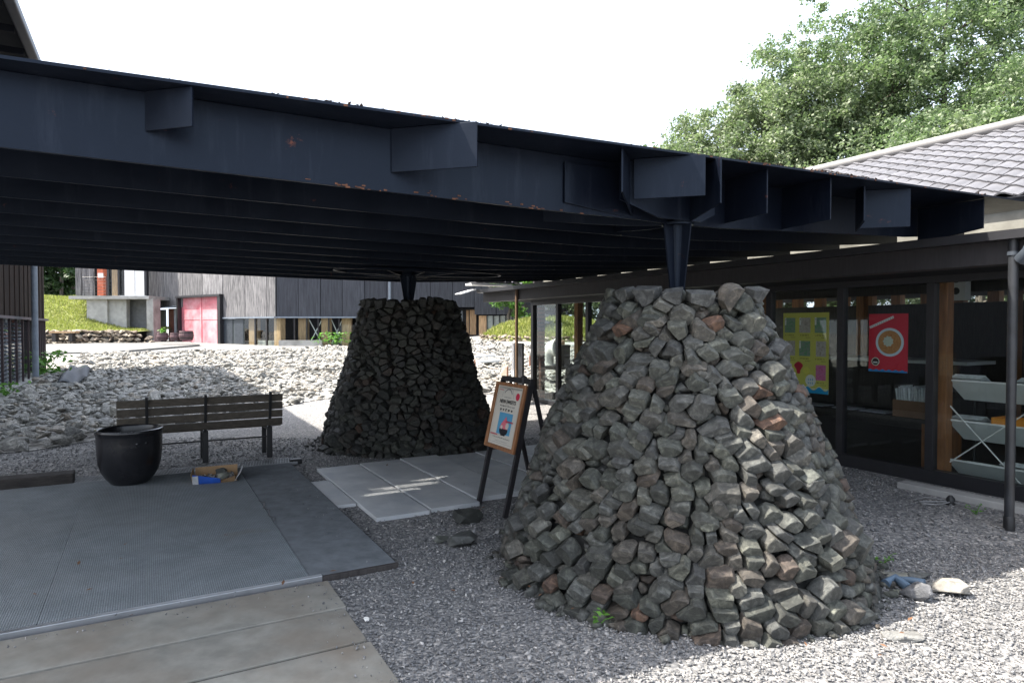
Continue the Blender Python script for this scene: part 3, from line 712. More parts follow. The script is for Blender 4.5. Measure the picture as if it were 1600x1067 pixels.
for r_ in range(rows):
    for c_ in range(colsn):
        s_ = r_ * EXPO; b_ = -5 + .262 * c_ + .13
        if s_ > LEN - .12: continue
        P_ = slope_pt(TA, b_) + U * s_ + N * (-.045)
        u_, v_ = proj(P_) if P_.y > .5 else (9999, 0)
        line = 85 + .142 * u_
        vis = 1 if (1250 < u_ < 1640 and v_ < line + 18) else (.5 if 1120 < u_ < 1640 and 330 < v_ < 410 else (.4 if u_ < 840 else 0))
        tl.append((vis * 10 / P_.length, P_))
tl.sort(key=lambda q: -q[0])
for sc_, P_ in tl[:300]:
    o = bpy.data.objects.new('tile', tm); o.location = P_ - base_of(shop); o.rotation_euler = rotm.to_euler(); lk(o, shop)
tv = np.array([v.co[:] for v in tm.vertices]); tf = np.array([list(p.vertices) for p in tm.polygons]); rmn = np.array([list(r_) for r_ in rotm])
Vs = []; Ts = []
for k, (sc_, P_) in enumerate(tl[300:]):
    Vs.append(tv @ rmn.T + np.array(P_)); Ts.append(tf + k * len(tv))
back = []
for k in range(len(tl) // 2):                                       # far slope, unseen: plain courses
    pass
o = np_mesh('tile_mass', np.concatenate(Vs), np.concatenate(Ts), m_tile, shop); o['kind'] = 'stuff'
MB().plate([slope_pt(RA, -5, -.03), slope_pt(RA, BV, -.03), slope_pt(11.75, BV, -.03), slope_pt(11.75, -5, -.03)], N2, .04).build('rear_roof_covering', m_tile, shop)
MB().tube([AB(RA, -5, RZ + .01), AB(RA, BV, RZ + .01)], .075, 12).build('ridge_cap', M('pale_ridge_tile', (.22, .215, .21), .6, var=.12), shop, smooth=True)
# verge board at the far gable, white soffit sheet beyond it
MB().plate([slope_pt(TA, BV + .02, -.14), slope_pt(RA, BV + .02, -.14), slope_pt(RA, BV + .02, -.0), slope_pt(TA, BV + .02, -.0)], B, .04).build('verge_board', m_white, shop)
# gutter beam at the eave on thin posts
MB().abox(2.72, 2.90, -5, BV - .25, 2.10, 2.345).build('eave_beam', m_blackwood, shop, bevel=.004)
mb = MB(); mb.abox(2.60, 2.72, -5, BV - .2, 2.285, 2.30); mb.abox(2.60, 2.612, -5, BV - .2, 2.30, 2.355); mb.build('eave_gutter', m_frame, shop)
MB().plate([AB(2.60, BV - .18, 2.36), AB(2.30, BV - .16, 2.27), AB(2.3, BV + .2, 2.27), AB(2.62, BV + .2, 2.36)], N, .02).build('white_eave_sheet', m_white, shop)
# soffit between eave beam and glass
MB().abox(2.90, FA + .1, -5, BV - .3, 2.12, 2.15).build('soffit', m_soffit, shop)
MB().abox(2.73, 4.02, -5, BV - .3, 2.347, 2.362).build('low_eave_roof', m_soffit, shop)
m_fascia = M('stained_white_fascia', (.23, .225, .195), .7, var=.2, scale=2, big=((.12, .115, .095), 1.8, .42, .66))
b_ = -5
while b_ < BV - .3:
    MB().abox(4.00, 4.04, b_ + .004, min(b_ + 1.82, BV - .3) - .004, 2.362, 2.86).build('fascia_board', m_fascia, shop); b_ += 1.82
for k in range(6):
    o = bpy.data.objects.new('tile', tm); o.location = AB(2.50 + .262 * k * .6, BV - .35 + .16 * k * .0, 2.50 + .0 * k) - base_of(shop); o.rotation_euler = Matrix(((B * -1), A, UP)).transposed().to_euler(); lk(o, shop)
MB().abox(2.42, 3.35, BV - .32, BV - .05, 2.44, 2.475).build('end_eave_board', m_white, shop)
# down pipes / thin posts carrying the eave
for (b_, a_, mt) in ((-.83, 2.69, m_pipe), (7.09, 2.70, m_oldpost)):
    o = MB().tube([AB(a_, b_, -.02), AB(a_, b_, 2.30)], .034 if b_ < 0 else .028, 14).build('eave_post', M('grey_steel_post', (.022, .024, .028), .45, var=.4, scale=8, bs=.1) if b_ < 0 else M('brown_steel_post', (.16, .10, .06), .5), shop, smooth=True)
    if b_ < 0:
        MB().lathe(AB(a_, b_, 0), [(.040, 0), (.040, .10), (.035, .11)], 14).build('collar', m_black, o, smooth=True)
        MB().lathe(AB(a_, b_, 2.16), [(.042, 0), (.042, .03)], 14).build('bracket', m_pipe, o, smooth=True)
    tag(o, 'grey steel post' if b_ < 0 else 'thin brown steel post')
mb = MB(); mb.tube([AB(2.66, -.98, 2.36), AB(2.63, -1.0, 2.27), AB(2.66, -.95, 2.18), AB(2.69, -.88, 2.12)], .05, 12)
mb.build('gutter_outlet', m_pipe, shop, smooth=True)
# glazing: frames every 1 m
MB().abox(FA - .05, FA + .06, B0, B1, 0.0, .14).build('bottom_rail', m_frame, shop, bevel=.004)
MB().abox(FA - .05, FA + .06, B0, B1, 2.05, 2.20).build('top_rail', m_frame, shop, bevel=.004)
k = -5
while .37 + k < B1:
    b_ = .37 + k
    if b_ > B0:
        MB().abox(FA - .045, FA + .045, b_ - .04, b_ + .04, .14, 2.05).build('mullion', m_frame, shop, bevel=.003)
        if b_ + 1 < B1 + .3: MB().abox(FA - .003, FA + .003, b_ + .04, min(b_ + .96, B1 - .05), .14, 2.05).build('pane', m_glass, shop)
    k += 1
MB().abox(FA - .05, FA + .06, B1 - .06, B1 + .03, 0, 2.2).build('corner_post', m_frame, shop, bevel=.003)
# glazed gable end (the yard shows through it)
MB().abox(FA + .06, 10.8, B1 - .05, B1 + .03, 0, .22).build('bottom_rail', m_frame, shop)
for i in range(4):
    a_ = FA + .07 + 1.72 * i
    MB().abox(a_, a_ + 1.66, B1 - .012, B1 - .004, .22, 2.15).build('pane', m_glass, shop)
    MB().abox(a_ + 1.66, a_ + 1.72, B1 - .05, B1 + .03, .22, 2.15).build('mullion', m_frame, shop)
MB().plate([AB(FA, B1, 2.15), AB(10.8, B1, 2.15), AB(10.8, B1, RZ - TS * 3.55 - .14), AB(RA, B1, RZ - .14), AB(FA, B1, 2.6)], B, .06).build('gable_boards', m_darkwood, shop)
# inside: floor, back wall with clerestory openings, posts
MB().abox(FA + .06, 10.9, B0, B1, -.05, .05).build('floor', M('dark_shop_floor', (.05, .042, .036), .5, var=.3), shop)
MB().abox(10.8, 10.92, B0, B1, .05, 2.08).build('back_wall', m_darkwood, shop)
MB().abox(10.8, 10.92, B0, B1, 2.62, 2.80).build('back_beam', m_darkwood, shop)
MB().abox(FA, 10.92, B0 - .06, B0, 0, 2.8).build('end_wall', m_darkwood, shop)
b_ = B0 + .1
while b_ < B1: 
    MB().abox(10.76, 10.94, b_, b_ + .2, 2.08, 2.62).build('clerestory_post', m_post, shop); b_ += .62
# timber columns and beams behind the glass
for b_ in (.35, 2.55, 5.0, 6.95, -2.2):
    MB().abox(FA + .12, FA + .24, b_ - .06, b_ + .06, .05, 2.12).build('timber_column', m_post, shop, bevel=.004)
for b_ in (1.5, 3.9, 6.2, -1.0):
    MB().abox(8.0, 8.14, b_ - .07, b_ + .07, .05, 3.2).build('timber_column', m_post, shop, bevel=.004)
MB().abox(7.9, 8.1, B0, B1, 2.15, 2.32).build('tie_beam', m_darkwood, shop)
# concrete threshold strip outside
kb = MB(); kb.abox(3.28, 3.44, -4.5, .41, -.05, .06); tag(kb.build('concrete_kerb', m_concrete, loc=AB(3.36, -2, 0), bevel=.008), 'low pale concrete strip in the gravel before the shop window', kind='structure')
# brick pier and low white ledge at the far end
bp = thing('brick_pillar', AB(FA + .2, 8.1, 0), 'reddish brick pillar behind the thin brown post at the far end of the shop', 'pillar')
m_brick = M('red_brown_brick', (.16, .07, .05), .85, var=.3, rnd=.25, bs=.3)
m0 = MB().abox(FA + .08, FA + .17, 8.165, 8.275, .05, 2.05); m0.build('mortar_core', m_core, bp)
for r_ in range(24):
    for c_ in range(1):
        MB().abox(FA + .07, FA + .18, 8.16, 8.28, .055 + .082 * r_, .055 + .082 * r_ + .07).build('brick', m_brick, bp)
o = MB().abox(FA + .5, FA + .95, 6.2, 7.2, .05, .42).build('white_ledge', m_white, loc=AB(FA + .7, 6.7, .05)); tag(o, 'low white box inside the far window of the shop', 'box')
# standing dark panel outside the far corner
sp = thing('standing_panel', AB(3.25, 7.95, 0), 'tall narrow dark panel with a white edge standing at the far shop corner', 'panel')
MB().abox(3.30, 3.34, 7.92, 8.22, 0, 1.28).build('panel_face', m_frame, sp); MB().abox(3.27, 3.345, 8.22, 8.30, 0, 1.28).build('panel_edge', m_white, sp)

# ------------------------------------------------------------------ posters behind the glass
FP = FA + .012
def fp(b, z, off=0.): return AB(FP - off, b, z)        # poster point; off comes towards the viewer
def disc(mb, b, z, r, off, mi, seg=28, sx=1.):
    mb.add([fp(b + r * sx * math.cos(2 * math.pi * k / seg), z + r * math.sin(2 * math.pi * k / seg), off) for k in range(seg)], [list(range(seg))], mi)
def rect(mb, b0, b1, z0, z1, off, mi): mb.add([fp(b1, z0, off), fp(b0, z0, off), fp(b0, z1, off), fp(b1, z1, off)], [(0, 1, 2, 3)], mi)
def strokes(mb, b0, b1, z, h, off, mi, rg, n):          # illegible print: short separate strokes
    w = (b1 - b0) / n
    for k in range(n):
        q = b0 + w * k
        for _ in range(3):
            x0 = q + w * rg.uniform(.05, .5); x1 = x0 + w * rg.uniform(.2, .4); z0 = z + h * rg.uniform(0, .75)
            rect(mb, x0, x1, z0, z0 + h * .16, off, mi)
            rect(mb, x0, x0 + w * .14, z + h * rg.uniform(0, .3), z + h * rg.uniform(.6, 1), off, mi)
def waves(mb, b0, b1, z0, h, amp, n, off, mi):
    seg = n * 8; pts = [fp(b1 - (b1 - b0) * k / seg, z0 + h + amp * math.sin(2 * math.pi * n * k / seg), off) for k in range(seg + 1)]
    bot = [fp(b1 - (b1 - b0) * k / seg, z0, off) for k in range(seg + 1)]
    mb.add(pts + bot, [(k, seg + 1 + k, seg + 2 + k, k + 1) for k in range(seg)], mi)
def img(name, cols, sc):
    m, n, l, p = nt(name); v = coords(n, l); f = noise(n, l, sc, 5, .6, v, 1.2)
    l.new(ramp(n, l, f, [(i / (len(cols) - 1) * .5 + .25, c) for i, c in enumerate(cols)]), p.inputs['Base Color']); p.inputs['Roughness'].default_value = .5; return m
rg = random.Random(3)
pm = [flat('poster_red', (.62, .035, .06)), flat('print_white', (.8, .8, .8)), flat('print_pale_blue', (.62, .72, .82)), img('noodle_soup_print', [(.16, .04, .015), (.42, .16, .05), (.6, .3, .1), (.3, .08, .03)], 60),
      flat('print_blue', (.04, .25, .60)), flat('print_dark', (.05, .03, .03)), img('cream_print', [(.75, .72, .62), (.5, .55, .45), (.85, .84, .78)], 90)]
rp = thing('poster', AB(FP, .84, 1.12), 'red poster with a white bowl of noodle soup behind the shop glass', 'poster')
b0, b1, z0, z1 = .625, 1.057, 1.11, 1.745
s_ = MB(); s_.abox(FP + .001, FP + .004, b0, b1, z0, z1); s_.build('sheet', pm[0], rp)
q = MB(); cb, cz = (b0 + b1) / 2 - .02, 1.435
disc(q, cb, cz, .155, .001, 2, 40); disc(q, cb, cz, .128, .002, 3, 40)
q.add([fp(cb + .015 + (.055 + .006 * math.cos(9 * t)) * math.cos(t), cz + .01 + (.055 + .006 * math.cos(9 * t)) * math.sin(t), .003) for t in np.linspace(0, 6.2, 40)], [list(range(40))], 6)
disc(q, b1 - .08, z0 + .11, .046, .001, 6); disc(q, b1 - .08, z0 + .11, .036, .002, 5); rect(q, b1 - .105, b1 - .055, z0 + .095, z0 + .108, .003, 1)
d0, d1 = Vector((b1 - .012, z1 - .15)), Vector((b0 + .155, z1 - .035)); dv = (d1 - d0); nv = Vector((-dv.y, dv.x)).normalized() * .013
q.add([fp(p_.x, p_.y, .001) for p_ in (d0 - nv, d0 + nv, d1 + nv, d1 - nv)], [(0, 1, 2, 3)], 1)
for k in range(11):
    c_ = d0 + dv * ((k + .5) / 11); rect(q, c_.x - .006, c_.x + .006, c_.y - .005, c_.y - .001, .002, 5); rect(q, c_.x - .005, c_.x - .002, c_.y - .006, c_.y + .006, .002, 5)
waves(q, b0, b1, z0, .022, .007, 6, .001, 4); q.build('print', pm, rp)
yp = thing('poster', AB(FP, 1.87, .9), 'yellow menu poster with rows of food photos, half behind the near stone pier', 'poster')
b0, b1, z0, z1 = 1.55, 2.19, .80, 1.775
ym = [flat('poster_yellow', (.62, .58, .13)), img('food_print_brown', [(.12, .1, .09), (.4, .33, .3), (.55, .52, .48), (.2, .12, .08)], 45), img('food_print_green', [(.05, .1, .06), (.3, .32, .3), (.1, .3, .12), (.45, .42, .4)], 40),
      img('food_print_pink', [(.1, .05, .05), (.6, .12, .3), (.62, .2, .4), (.08, .05, .05)], 25), flat('print_ink', (.04, .04, .03)), flat('print_cyan_blue', (.02, .32, .62)), flat('print_off_white', (.75, .76, .72)), flat('print_crimson', (.5, .03, .06)), flat('poster_yellow_pale', (.72, .66, .12))]
MB().abox(FP + .001, FP + .004, b0, b1, z0, z1).build('sheet', ym[0], yp)
q = MB(); cw = (b1 - b0) / 3
for r_ in range(3):
    for c_ in range(3):
        if r_ == 2 and c_ > 0: continue
        x0 = b0 + .035 + cw * c_; zt_ = z1 - .06 - .285 * r_; small = (c_ == 0 and r_ > 0)
        rect(q, x0, x0 + (.135 if small else .155), zt_ - .185, zt_, .001, 3 if r_ == 2 else (1 if (r_ + c_) % 2 else 2))
        strokes(q, x0 + .02, x0 + .15, zt_ - .225, .02, .001, 4, rg, 6); strokes(q, x0 + .0, x0 + .07, zt_ - .25, .014, .001, 4, rg, 5)
        if not small: rect(q, x0 + .13, x0 + .153, zt_ - .09, zt_ - .0, .002, 6); strokes(q, x0 + .132, x0 + .152, zt_ - .03, .02, .003, 4, rg, 1)
disc(q, b0 + .24, z0 + .15, .072, .001, 6); strokes(q, b0 + .2, b0 + .285, z0 + .15, .03, .002, 5, rg, 3); strokes(q, b0 + .2, b0 + .285, z0 + .105, .03, .002, 5, rg, 3); disc(q, b0 + .30, z0 + .27, .045, .001, 8)
q.add([fp(b1 - .23 + .05 * math.cos(t) * (1 + .4 * math.sin(3 * t)), z0 + .30 + .075 * math.sin(t), .001) for t in np.linspace(0, 6.1, 24)], [list(range(24))], 7)
waves(q, b0, b1, z0, .055, .022, 4, .001, 5); waves(q, b0, b1, z0 + .058, .006, .022, 4, .0006, 6)
q.build('print', ym, yp)

# ------------------------------------------------------------------ things inside the shop window
m_sheet = M('white_enamel_sheet', (.62, .66, .66), .45, var=.06)
rk = thing('brochure_rack', AB(4.25, -.35, .05), 'white metal brochure rack with three tilted trays and crossed rods inside the shop', 'rack')
RB0, RB1 = -.95, .33; RF = 4.02
for (zt_, lab) in ((1.05, 0), (.64, 0), (.23, 0)):
    t0 = AB(RF, RB0, zt_); mb = MB()
    mb.plate([AB(RF, RB1, zt_), AB(RF, RB0, zt_), AB(RF + .17, RB0 - .0, zt_ - .20), AB(RF + .17, RB1 - .08, zt_ - .20)], (A * .6 + UP * .5), .01)
    mb.plate([AB(RF, RB1, zt_ + .004), AB(RF + .17, RB1 - .08, zt_ - .20), AB(RF + .02, RB1 - .005, zt_ - .0)], B, .006)
    mb.plate([AB(RF + .17, RB0, zt_ - .2), AB(RF + .17, RB1 - .08, zt_ - .2), AB(RF + .30, RB1 - .05, zt_ - .04), AB(RF + .30, RB0, zt_ - .04)], (A * .8 - UP * .5), .01)
    tr = mb.build('tray', m_sheet, rk)
    MB().bar(AB(RF - .004, RB0, zt_ + .004), AB(RF - .004, RB1, zt_ + .004), .016, .016).build('lip', m_white, tr)
MB().tube([AB(RF - .02, RB1 + .04, .87), AB(RF - .02, RB1 - .72, .06)], .007, 8).build('cross_rod', m_white, rk)
MB().tube([AB(RF - .012, RB1 + .06, .12), AB(RF - .012, RB1 - .72, .80)], .007, 8).build('cross_rod', m_white, rk)
for b_ in (RB1 - .1, RB0 + .05): MB().tube([AB(RF + .33, b_, .05), AB(RF + .33, b_, 1.0)], .012, 8).build('upright', m_black, rk)
m_paper = M('printed_paper', (.55, .58, .6), .6, var=.25, scale=25, rnd=.25)
for (b_, zt_, lab) in ((.17, 1.07, 'stack of pale leaflets at the left end of the rack top tray'), (-.42, 1.07, 'stack of pale leaflets at the right end of the rack top tray'), (.15, .66, 'flat leaflets in the middle tray of the brochure rack'), (-.29, .25, 'folded leaflets in the bottom tray of the brochure rack')):
    mb = MB()
    for k in range(5): mb.obox(AB(RF + .09 + .004 * k, b_ - .01 * k, zt_ - .035 + .008 * k), (A - UP * .55).normalized(), .10, B, .14, (UP + A * .55).normalized(), .0035)
    tag(mb.build('leaflets', m_paper, loc=AB(RF + .09, b_, zt_ - .04)), lab, 'leaflets', 'leaflets in the brochure rack')
tr_ = MB(); c0 = AB(RF + .12, -.30, .66)
tr_.obox(c0 - UP * .02, B, .20, A, .11, UP, .008)
for sgn in (-1, 1):
    tr_.bar(c0 + A * .12 * sgn - B * .22 + UP * .015, c0 + A * .12 * sgn + B * .22 + UP * .015, .012, .075); tr_.bar(c0 + B * .22 * sgn - A * .12 + UP * .015, c0 + B * .22 * sgn + A * .12 + UP * .015, .012, .075)
tag(tr_.build('tray', M('orange_plastic', (.62, .24, .03), .4, var=.08), loc=c0, bevel=.006), 'orange plastic tray lying in the middle tray of the brochure rack', 'tray')
tbl = thing('display_table', AB(4.6, 1.2, .05), 'long dark display table inside the shop window', 'table')
MB().abox(4.05, 4.75, .50, 2.6, .56, .60).build('tabletop', m_darkwood, tbl)
for (a_, b_) in ((4.12, .58), (4.68, .58), (4.12, 2.5), (4.68, 2.5)): MB().abox(a_ - .04, a_ + .04, b_ - .04, b_ + .04, .05, .56).build('leg', m_post, tbl)
bx = thing('book_box', AB(4.22, .72, .60), 'brown cardboard box packed with upright white booklets on the display table', 'box')
m_card = M('brown_cardboard', (.17, .095, .055), .85, var=.15, scale=5, bs=.1)
for (a0, a1, b0, b1, z0, z1) in ((4.08, 4.09, .50, .94, .605, .79), (4.36, 4.37, .50, .94, .605, .79), (4.09, 4.36, .50, .51, .605, .79), (4.09, 4.36, .93, .94, .605, .79), (4.09, 4.36, .51, .93, .605, .61)): MB().abox(a0, a1, b0, b1, z0, z1).build('side', m_card, bx)
rgb_ = random.Random(2)
for k in range(15):
    b_ = .52 + .027 * k; ln = rgb_.uniform(-.18, .1)
    o = MB().obox(AB(4.20, b_, .785), A, .105, (B + UP * ln).normalized(), .009, (UP - B * ln).normalized(), .15 + rgb_.uniform(-.02, .02)).build('booklet', m_paper, loc=AB(4.2, b_, .64))
    tag(o, 'thin white booklet standing in the brown box on the shop table', 'booklet', 'booklets standing in the brown box')
for (b_, w_, lab) in ((1.25, .16, 'flat pale leaflet lying beside the booklet box on the shop table'), (1.62, .14, 'violet tinted leaflet lying in the middle of the shop table'), (2.1, .2, 'wide grey leaflet lying at the far end of the shop table')):
    tag(MB().obox(AB(4.3, b_, .607), A, .12, B, w_, UP, .005).build('leaflet', M('leaflet_paper', (.35, .36, .42), .5, var=.5, scale=30), loc=AB(4.3, b_, .602)), lab, 'leaflet', 'leaflets on the shop table')
ct = thing('counter', AB(8.6, 2.5, .05), 'dark counter with a pale top deep inside the shop', 'counter')
MB().abox(7.0, 7.7, 1.7, 4.6, .05, 1.05).build('front', m_darkwood, ct); MB().abox(6.95, 7.75, 1.6, 4.7, 1.05, 1.10).build('top', m_sheet, ct)
sp_ = thing('wall_speaker', AB(10.6, -1.0, 2.1), 'small white box with two round holes high on the rear wall of the shop', 'speaker')
pq = Vector(at(1497, 447, 10.2))
sp_.location = pq
MB().obox(pq, B, .13, A, .08, UP, .22).build('cabinet', m_white, sp_)
for dz in (.10, -.08): MB().lathe(pq - A * .081 + UP * dz, [(.055, 0), (.05, -.006), (.0, -.006)], 18, axis=A).build('cone', m_black, sp_)
# ================================================================== THINGS UNDER THE CANOPY
m_slat = M('weathered_brown_slat', (.075, .062, .047), .7, var=.35, scale=4, stretch=(4, 4, 10), rnd=.15, bs=.2)
bench = thing('park_bench', AB(-2.62, 5.05, 0), 'slatted wooden bench with dark steel legs turned towards the rubble yard', 'bench')
BA0, BA1 = -3.54, -1.80
lean = lambda z: -.10 * (z - .42)                      # backrest leans towards the mat
for i in range(4):
    z = .455 + .098 * i
    MB().obox(AB((BA0 + BA1) / 2, 4.96 + lean(z), z), A, (BA1 - BA0) / 2, (B - UP * -.10).normalized(), .017, (UP - B * .10).normalized(), .042).build('back_slat', m_slat, bench, bevel=.006)
for i in range(4):
    b_ = 5.06 + .105 * i
    MB().abox(BA0, BA1, b_, b_ + .085, .385 - .006 * i, .418 - .006 * i).build('seat_slat', m_slat, bench, bevel=.005)
for a_ in (-3.25, -2.655, -1.945):
    mb = MB(); mb.bar(AB(a_, 4.99, .02), AB(a_, 4.99, .40), .055, .06, A); mb.bar(AB(a_, 4.985, .38), AB(a_, 4.93 + lean(.81), .825), .05, .03, A)
    mb.build('rear_leg', m_black, bench, bevel=.005)
    mb = MB(); mb.bar(AB(a_, 5.42, .0), AB(a_, 5.42, .375), .055, .05, A); mb.bar(AB(a_, 4.99, .365), AB(a_, 5.44, .355), .05, .035, UP); mb.build('front_leg', m_black, bench, bevel=.005)
MB().bar(AB(-3.25, 5.01, .27), AB(-1.945, 5.01, .27), .016, .016).build('tie_rod', m_black, bench)

# black glazed pot
m_glaze, n, l, p = nt('black_glazed_ceramic'); v = coords(n, l)
l.new(ramp(n, l, noise(n, l, 5, 5, .6, v), [(.3, (.008, .008, .010)), (.7, (.017, .017, .020))]), p.inputs['Base Color']); p.inputs['Roughness'].default_value = .24
bump(n, l, p, noise(n, l, 6, 4, .6, coords(n, l, (1, 1, 5))), .12, .01)
pc = gnd(200, 751); pc = Vector((X(200.5, 6.6), 6.6, .04))
pot = thing('ceramic_pot', pc, 'large black glazed ceramic pot standing on the mat beside the bench', 'pot')
prof = [(.005, .0), (.17, .0), (.185, .012), (.235, .07), (.275, .14), (.297, .22), (.308, .32), (.312, .42), (.314, .50), (.318, .525), (.326, .535), (.328, .552), (.322, .566), (.306, .570), (.292, .562), (.286, .545), (.284, .45), (.275, .25), (.22, .09), (.005, .07)]
prof = [(r_ * .935, h_ * .96) for r_, h_ in prof]
MB().lathe(pc, prof, 64).build('body', m_glaze, pot, smooth=True)
for k in range(2):
    th = 5.45 + .32 * k; d_ = Vector((math.cos(th), math.sin(th), 0))
    MB().lathe(pc + d_ * .289 + UP * .42, [(.018, 0), (.014, .008), (.0, .012)], 12, axis=d_).build('boss', m_glaze, pot, smooth=True)
MB().lathe(pc, [(.0, .38), (.258, .38)], 32).build('soil', M('dark_potting_soil', (.02, .017, .014), .95, var=.5, scale=30), pot)

# torn cardboard carton with rubbish
cc = gnd(336, 757); cc.z = .042
ct_ = thing('cardboard_carton', cc, 'shallow torn cardboard carton with blue printed flap, filled with grey grit, on the mat', 'carton')
m_cardin = M('raw_cardboard', (.30, .19, .10), .9, var=.15, scale=8)
m_blue = M('blue_printed_card', (.02, .09, .42), .55, var=.2); m_cwhite = M('white_printed_card', (.5, .5, .5), .6, var=.25, scale=12)
ux = (A * .97 + B * -.1).normalized(); uy = Vector((-ux.y, ux.x, 0))
def cwall(p, q, h0, h1, name, mt, out, flare=.02):
    P0 = cc + ux * p[0] + uy * p[1]; P1 = cc + ux * q[0] + uy * q[1]; nd = (P1 - P0).cross(UP).normalized() * out
    return MB().plate([P0, P1, P1 + UP * h1 + nd * flare, P0 + UP * h0 + nd * flare], nd + UP * .01, .004).build(name, mt, ct_)
cwall((-.2, .12), (.2, .12), .115, .12, 'rear_side', m_cardin, -1); cwall((-.21, -.13), (-.2, .12), .10, .115, 'left_side', m_cardin, -1)
cwall((-.21, -.13), (.04, -.15), .10, .05, 'front_flap', m_blue, 1, .03); cwall((.04, -.15), (.17, -.12), .03, .06, 'front_flap', m_cardin, 1, .03); cwall((.2, .12), (.17, -.12), .12, .09, 'right_flap', m_cwhite, -1, .06)
cwall((-.213, -.136), (-.16, -.141), .085, .09, 'logo_patch', m_cwhite, 1, .034)
MB().obox(cc + UP * .006, ux, .19, uy, .12, UP, .004).build('bottom', m_cardin, ct_)
tv_ = tri_templates(6, 77, (7, 9)); k = 260; q = np.stack([RNG.uniform(-.17, .17, k), RNG.uniform(-.11, .10, k)], 1)
P = np.array(cc) + q[:, :1] * np.array(ux) + q[:, 1:] * np.array(uy); P[:, 2] += .03 + .02 * RNG.uniform(0, 1, k); s_ = RNG.uniform(.005, .016, k)
V, T, At = scatter(tv_, P, np.stack([s_, s_, s_ * .7], 1), eul(*RNG.uniform(0, 6, (3, k))), RNG.uniform(0, 1, k) ** .5)
o = np_mesh('grit', V, T, m_peb, loc if False else None, attr=At, off=cc); tag(o, 'grey grit and shell fragments heaped in the torn cardboard carton', kind='stuff')
def loose_stone(px, py, size, label, mt, seed, z0=0., sq=(1, .8, .5), rot=None, name='loose_stone', cat='stone', group=None, base=None):
    P_ = base if base is not None else gnd(px, py); rgx = random.Random(seed)
    bm = hull(rgx.randint(11, 15), size * sq[0], size * sq[1], size * sq[2], rgx, size * .035, .6); me = bpy.data.meshes.new(name); bm.to_mesh(me); bm.free(); me.materials.append(mt)
    lo = min(v.co.z for v in me.vertices)
    o = bpy.data.objects.new(name, me); o.location = (P_.x, P_.y, P_.z + z0 - lo - size * .05); o.rotation_euler = (0, 0, rot if rot is not None else rgx.uniform(0, 6)); lk(o)
    return tag(o, label, cat, group)
m_pale = stone_mat('pale_flat_stone', RUB, gain=.6); m_dk = stone_mat('dark_stone', PIER)
loose_stone(0, 0, .07, 'dark lump of stone lying in the rear of the torn carton', m_dk, 3, .05, base=cc + ux * .05 + uy * .05); loose_stone(0, 0, .08, 'dark brick shaped lump leaning over the front of the torn carton', m_dk, 8, .03, (1, .5, .5), .9, base=cc + ux * .08 - uy * .11)
loose_stone(735, 818, .16, 'flat dark stone in the gravel at the front edge of the slab path', m_dk, 31, 0, (1, .6, .4), .4)
loose_stone(722, 855, .13, 'low dark stone lying in the gravel left of the nearer pier', m_dk, 33, 0, (1, .7, .45), .2); loose_stone(690, 850, .06, 'small dark stone beside the low dark stone in the gravel', m_dk, 34, 0, (1, .7, .5))
loose_stone(1495, 932, .13, 'pale angular stone with one dark end, right of the blue pipe scraps', m_pale, 41, 0, (1, .75, .42), .2); loose_stone(1412, 1002, .125, 'flat pale stone lying alone in the sunlit gravel', m_pale, 44, 0, (1, .45, .26), -.15)
loose_stone(1400, 906, .12, 'flat greenish stone at the right foot of the nearer pier', m_dk, 46, 0, (1, .7, .3), -.4); loose_stone(1440, 905, .10, 'flat mossy stone behind the blue pipe scraps', m_dk, 47, 0, (1.2, .7, .25), .5); loose_stone(1468, 922, .08, 'small pale stone touching the larger angular stone', m_pale, 48, 0, (1.1, .7, .4), .9)
loose_stone(1436, 938, .105, 'block shaped stone with white striped top at the edge of the sunlight', stone_mat('striped_stone', [(0, (.08, .08, .085)), (1, (.14, .14, .15))]), 53, 0, (1, .6, .55), -.9)
loose_stone(570, 975, .022, 'single white pebble in the dark gravel beside the paving', flat('white_pebble', (.75, .73, .68)), 60, .004)
for i, (px, py, r_, lab) in enumerate(((1400, 918, .028, 'faded blue bent pipe scrap at the foot of the nearer pier'), (1424, 920, .022, 'second faded blue pipe scrap lying across the bent one'))):
    q0 = gnd(px - 12, py + (4 if i == 0 else -6)); q1 = gnd(px + 4, py - 2); q2 = gnd(px + 26, py + 12 - 8 * i)
    o = MB().tube([q0 + UP * r_, q1 + UP * (r_ + .012), q2 + UP * (r_ + .02 * i)], r_, 12).build('pipe_scrap', M('faded_blue_plastic', (.10, .15, .21), .5, var=.25), loc=q1, smooth=True); tag(o, lab, 'pipe')
cq = [gnd(1432, 787), gnd(1450, 783), gnd(1478, 787), gnd(1488, 791), gnd(1470, 795), gnd(1445, 793), gnd(1440, 790)]; cq2 = [gnd(1488, 790), gnd(1520, 797), gnd(1548, 803)]
o = MB().tube([q + UP * .03 for q in cq + cq2], .006, 8).build('grey_cable', M('grey_rubber', (.22, .22, .22), .6), loc=cq[0], smooth=True); tag(o, 'thin grey cable looped on the gravel before the shop window', 'cable')
pg_ = gnd(1489, 790); o = MB().lathe(pg_ + UP * .0, [(0, .0), (.035, .0), (.04, .02), (.035, .06), (.015, .085), (0, .085)], 14).build('cable_plug', m_black, loc=pg_, smooth=True); tag(o, 'black weatherproof plug at the end of the grey cable', 'plug')

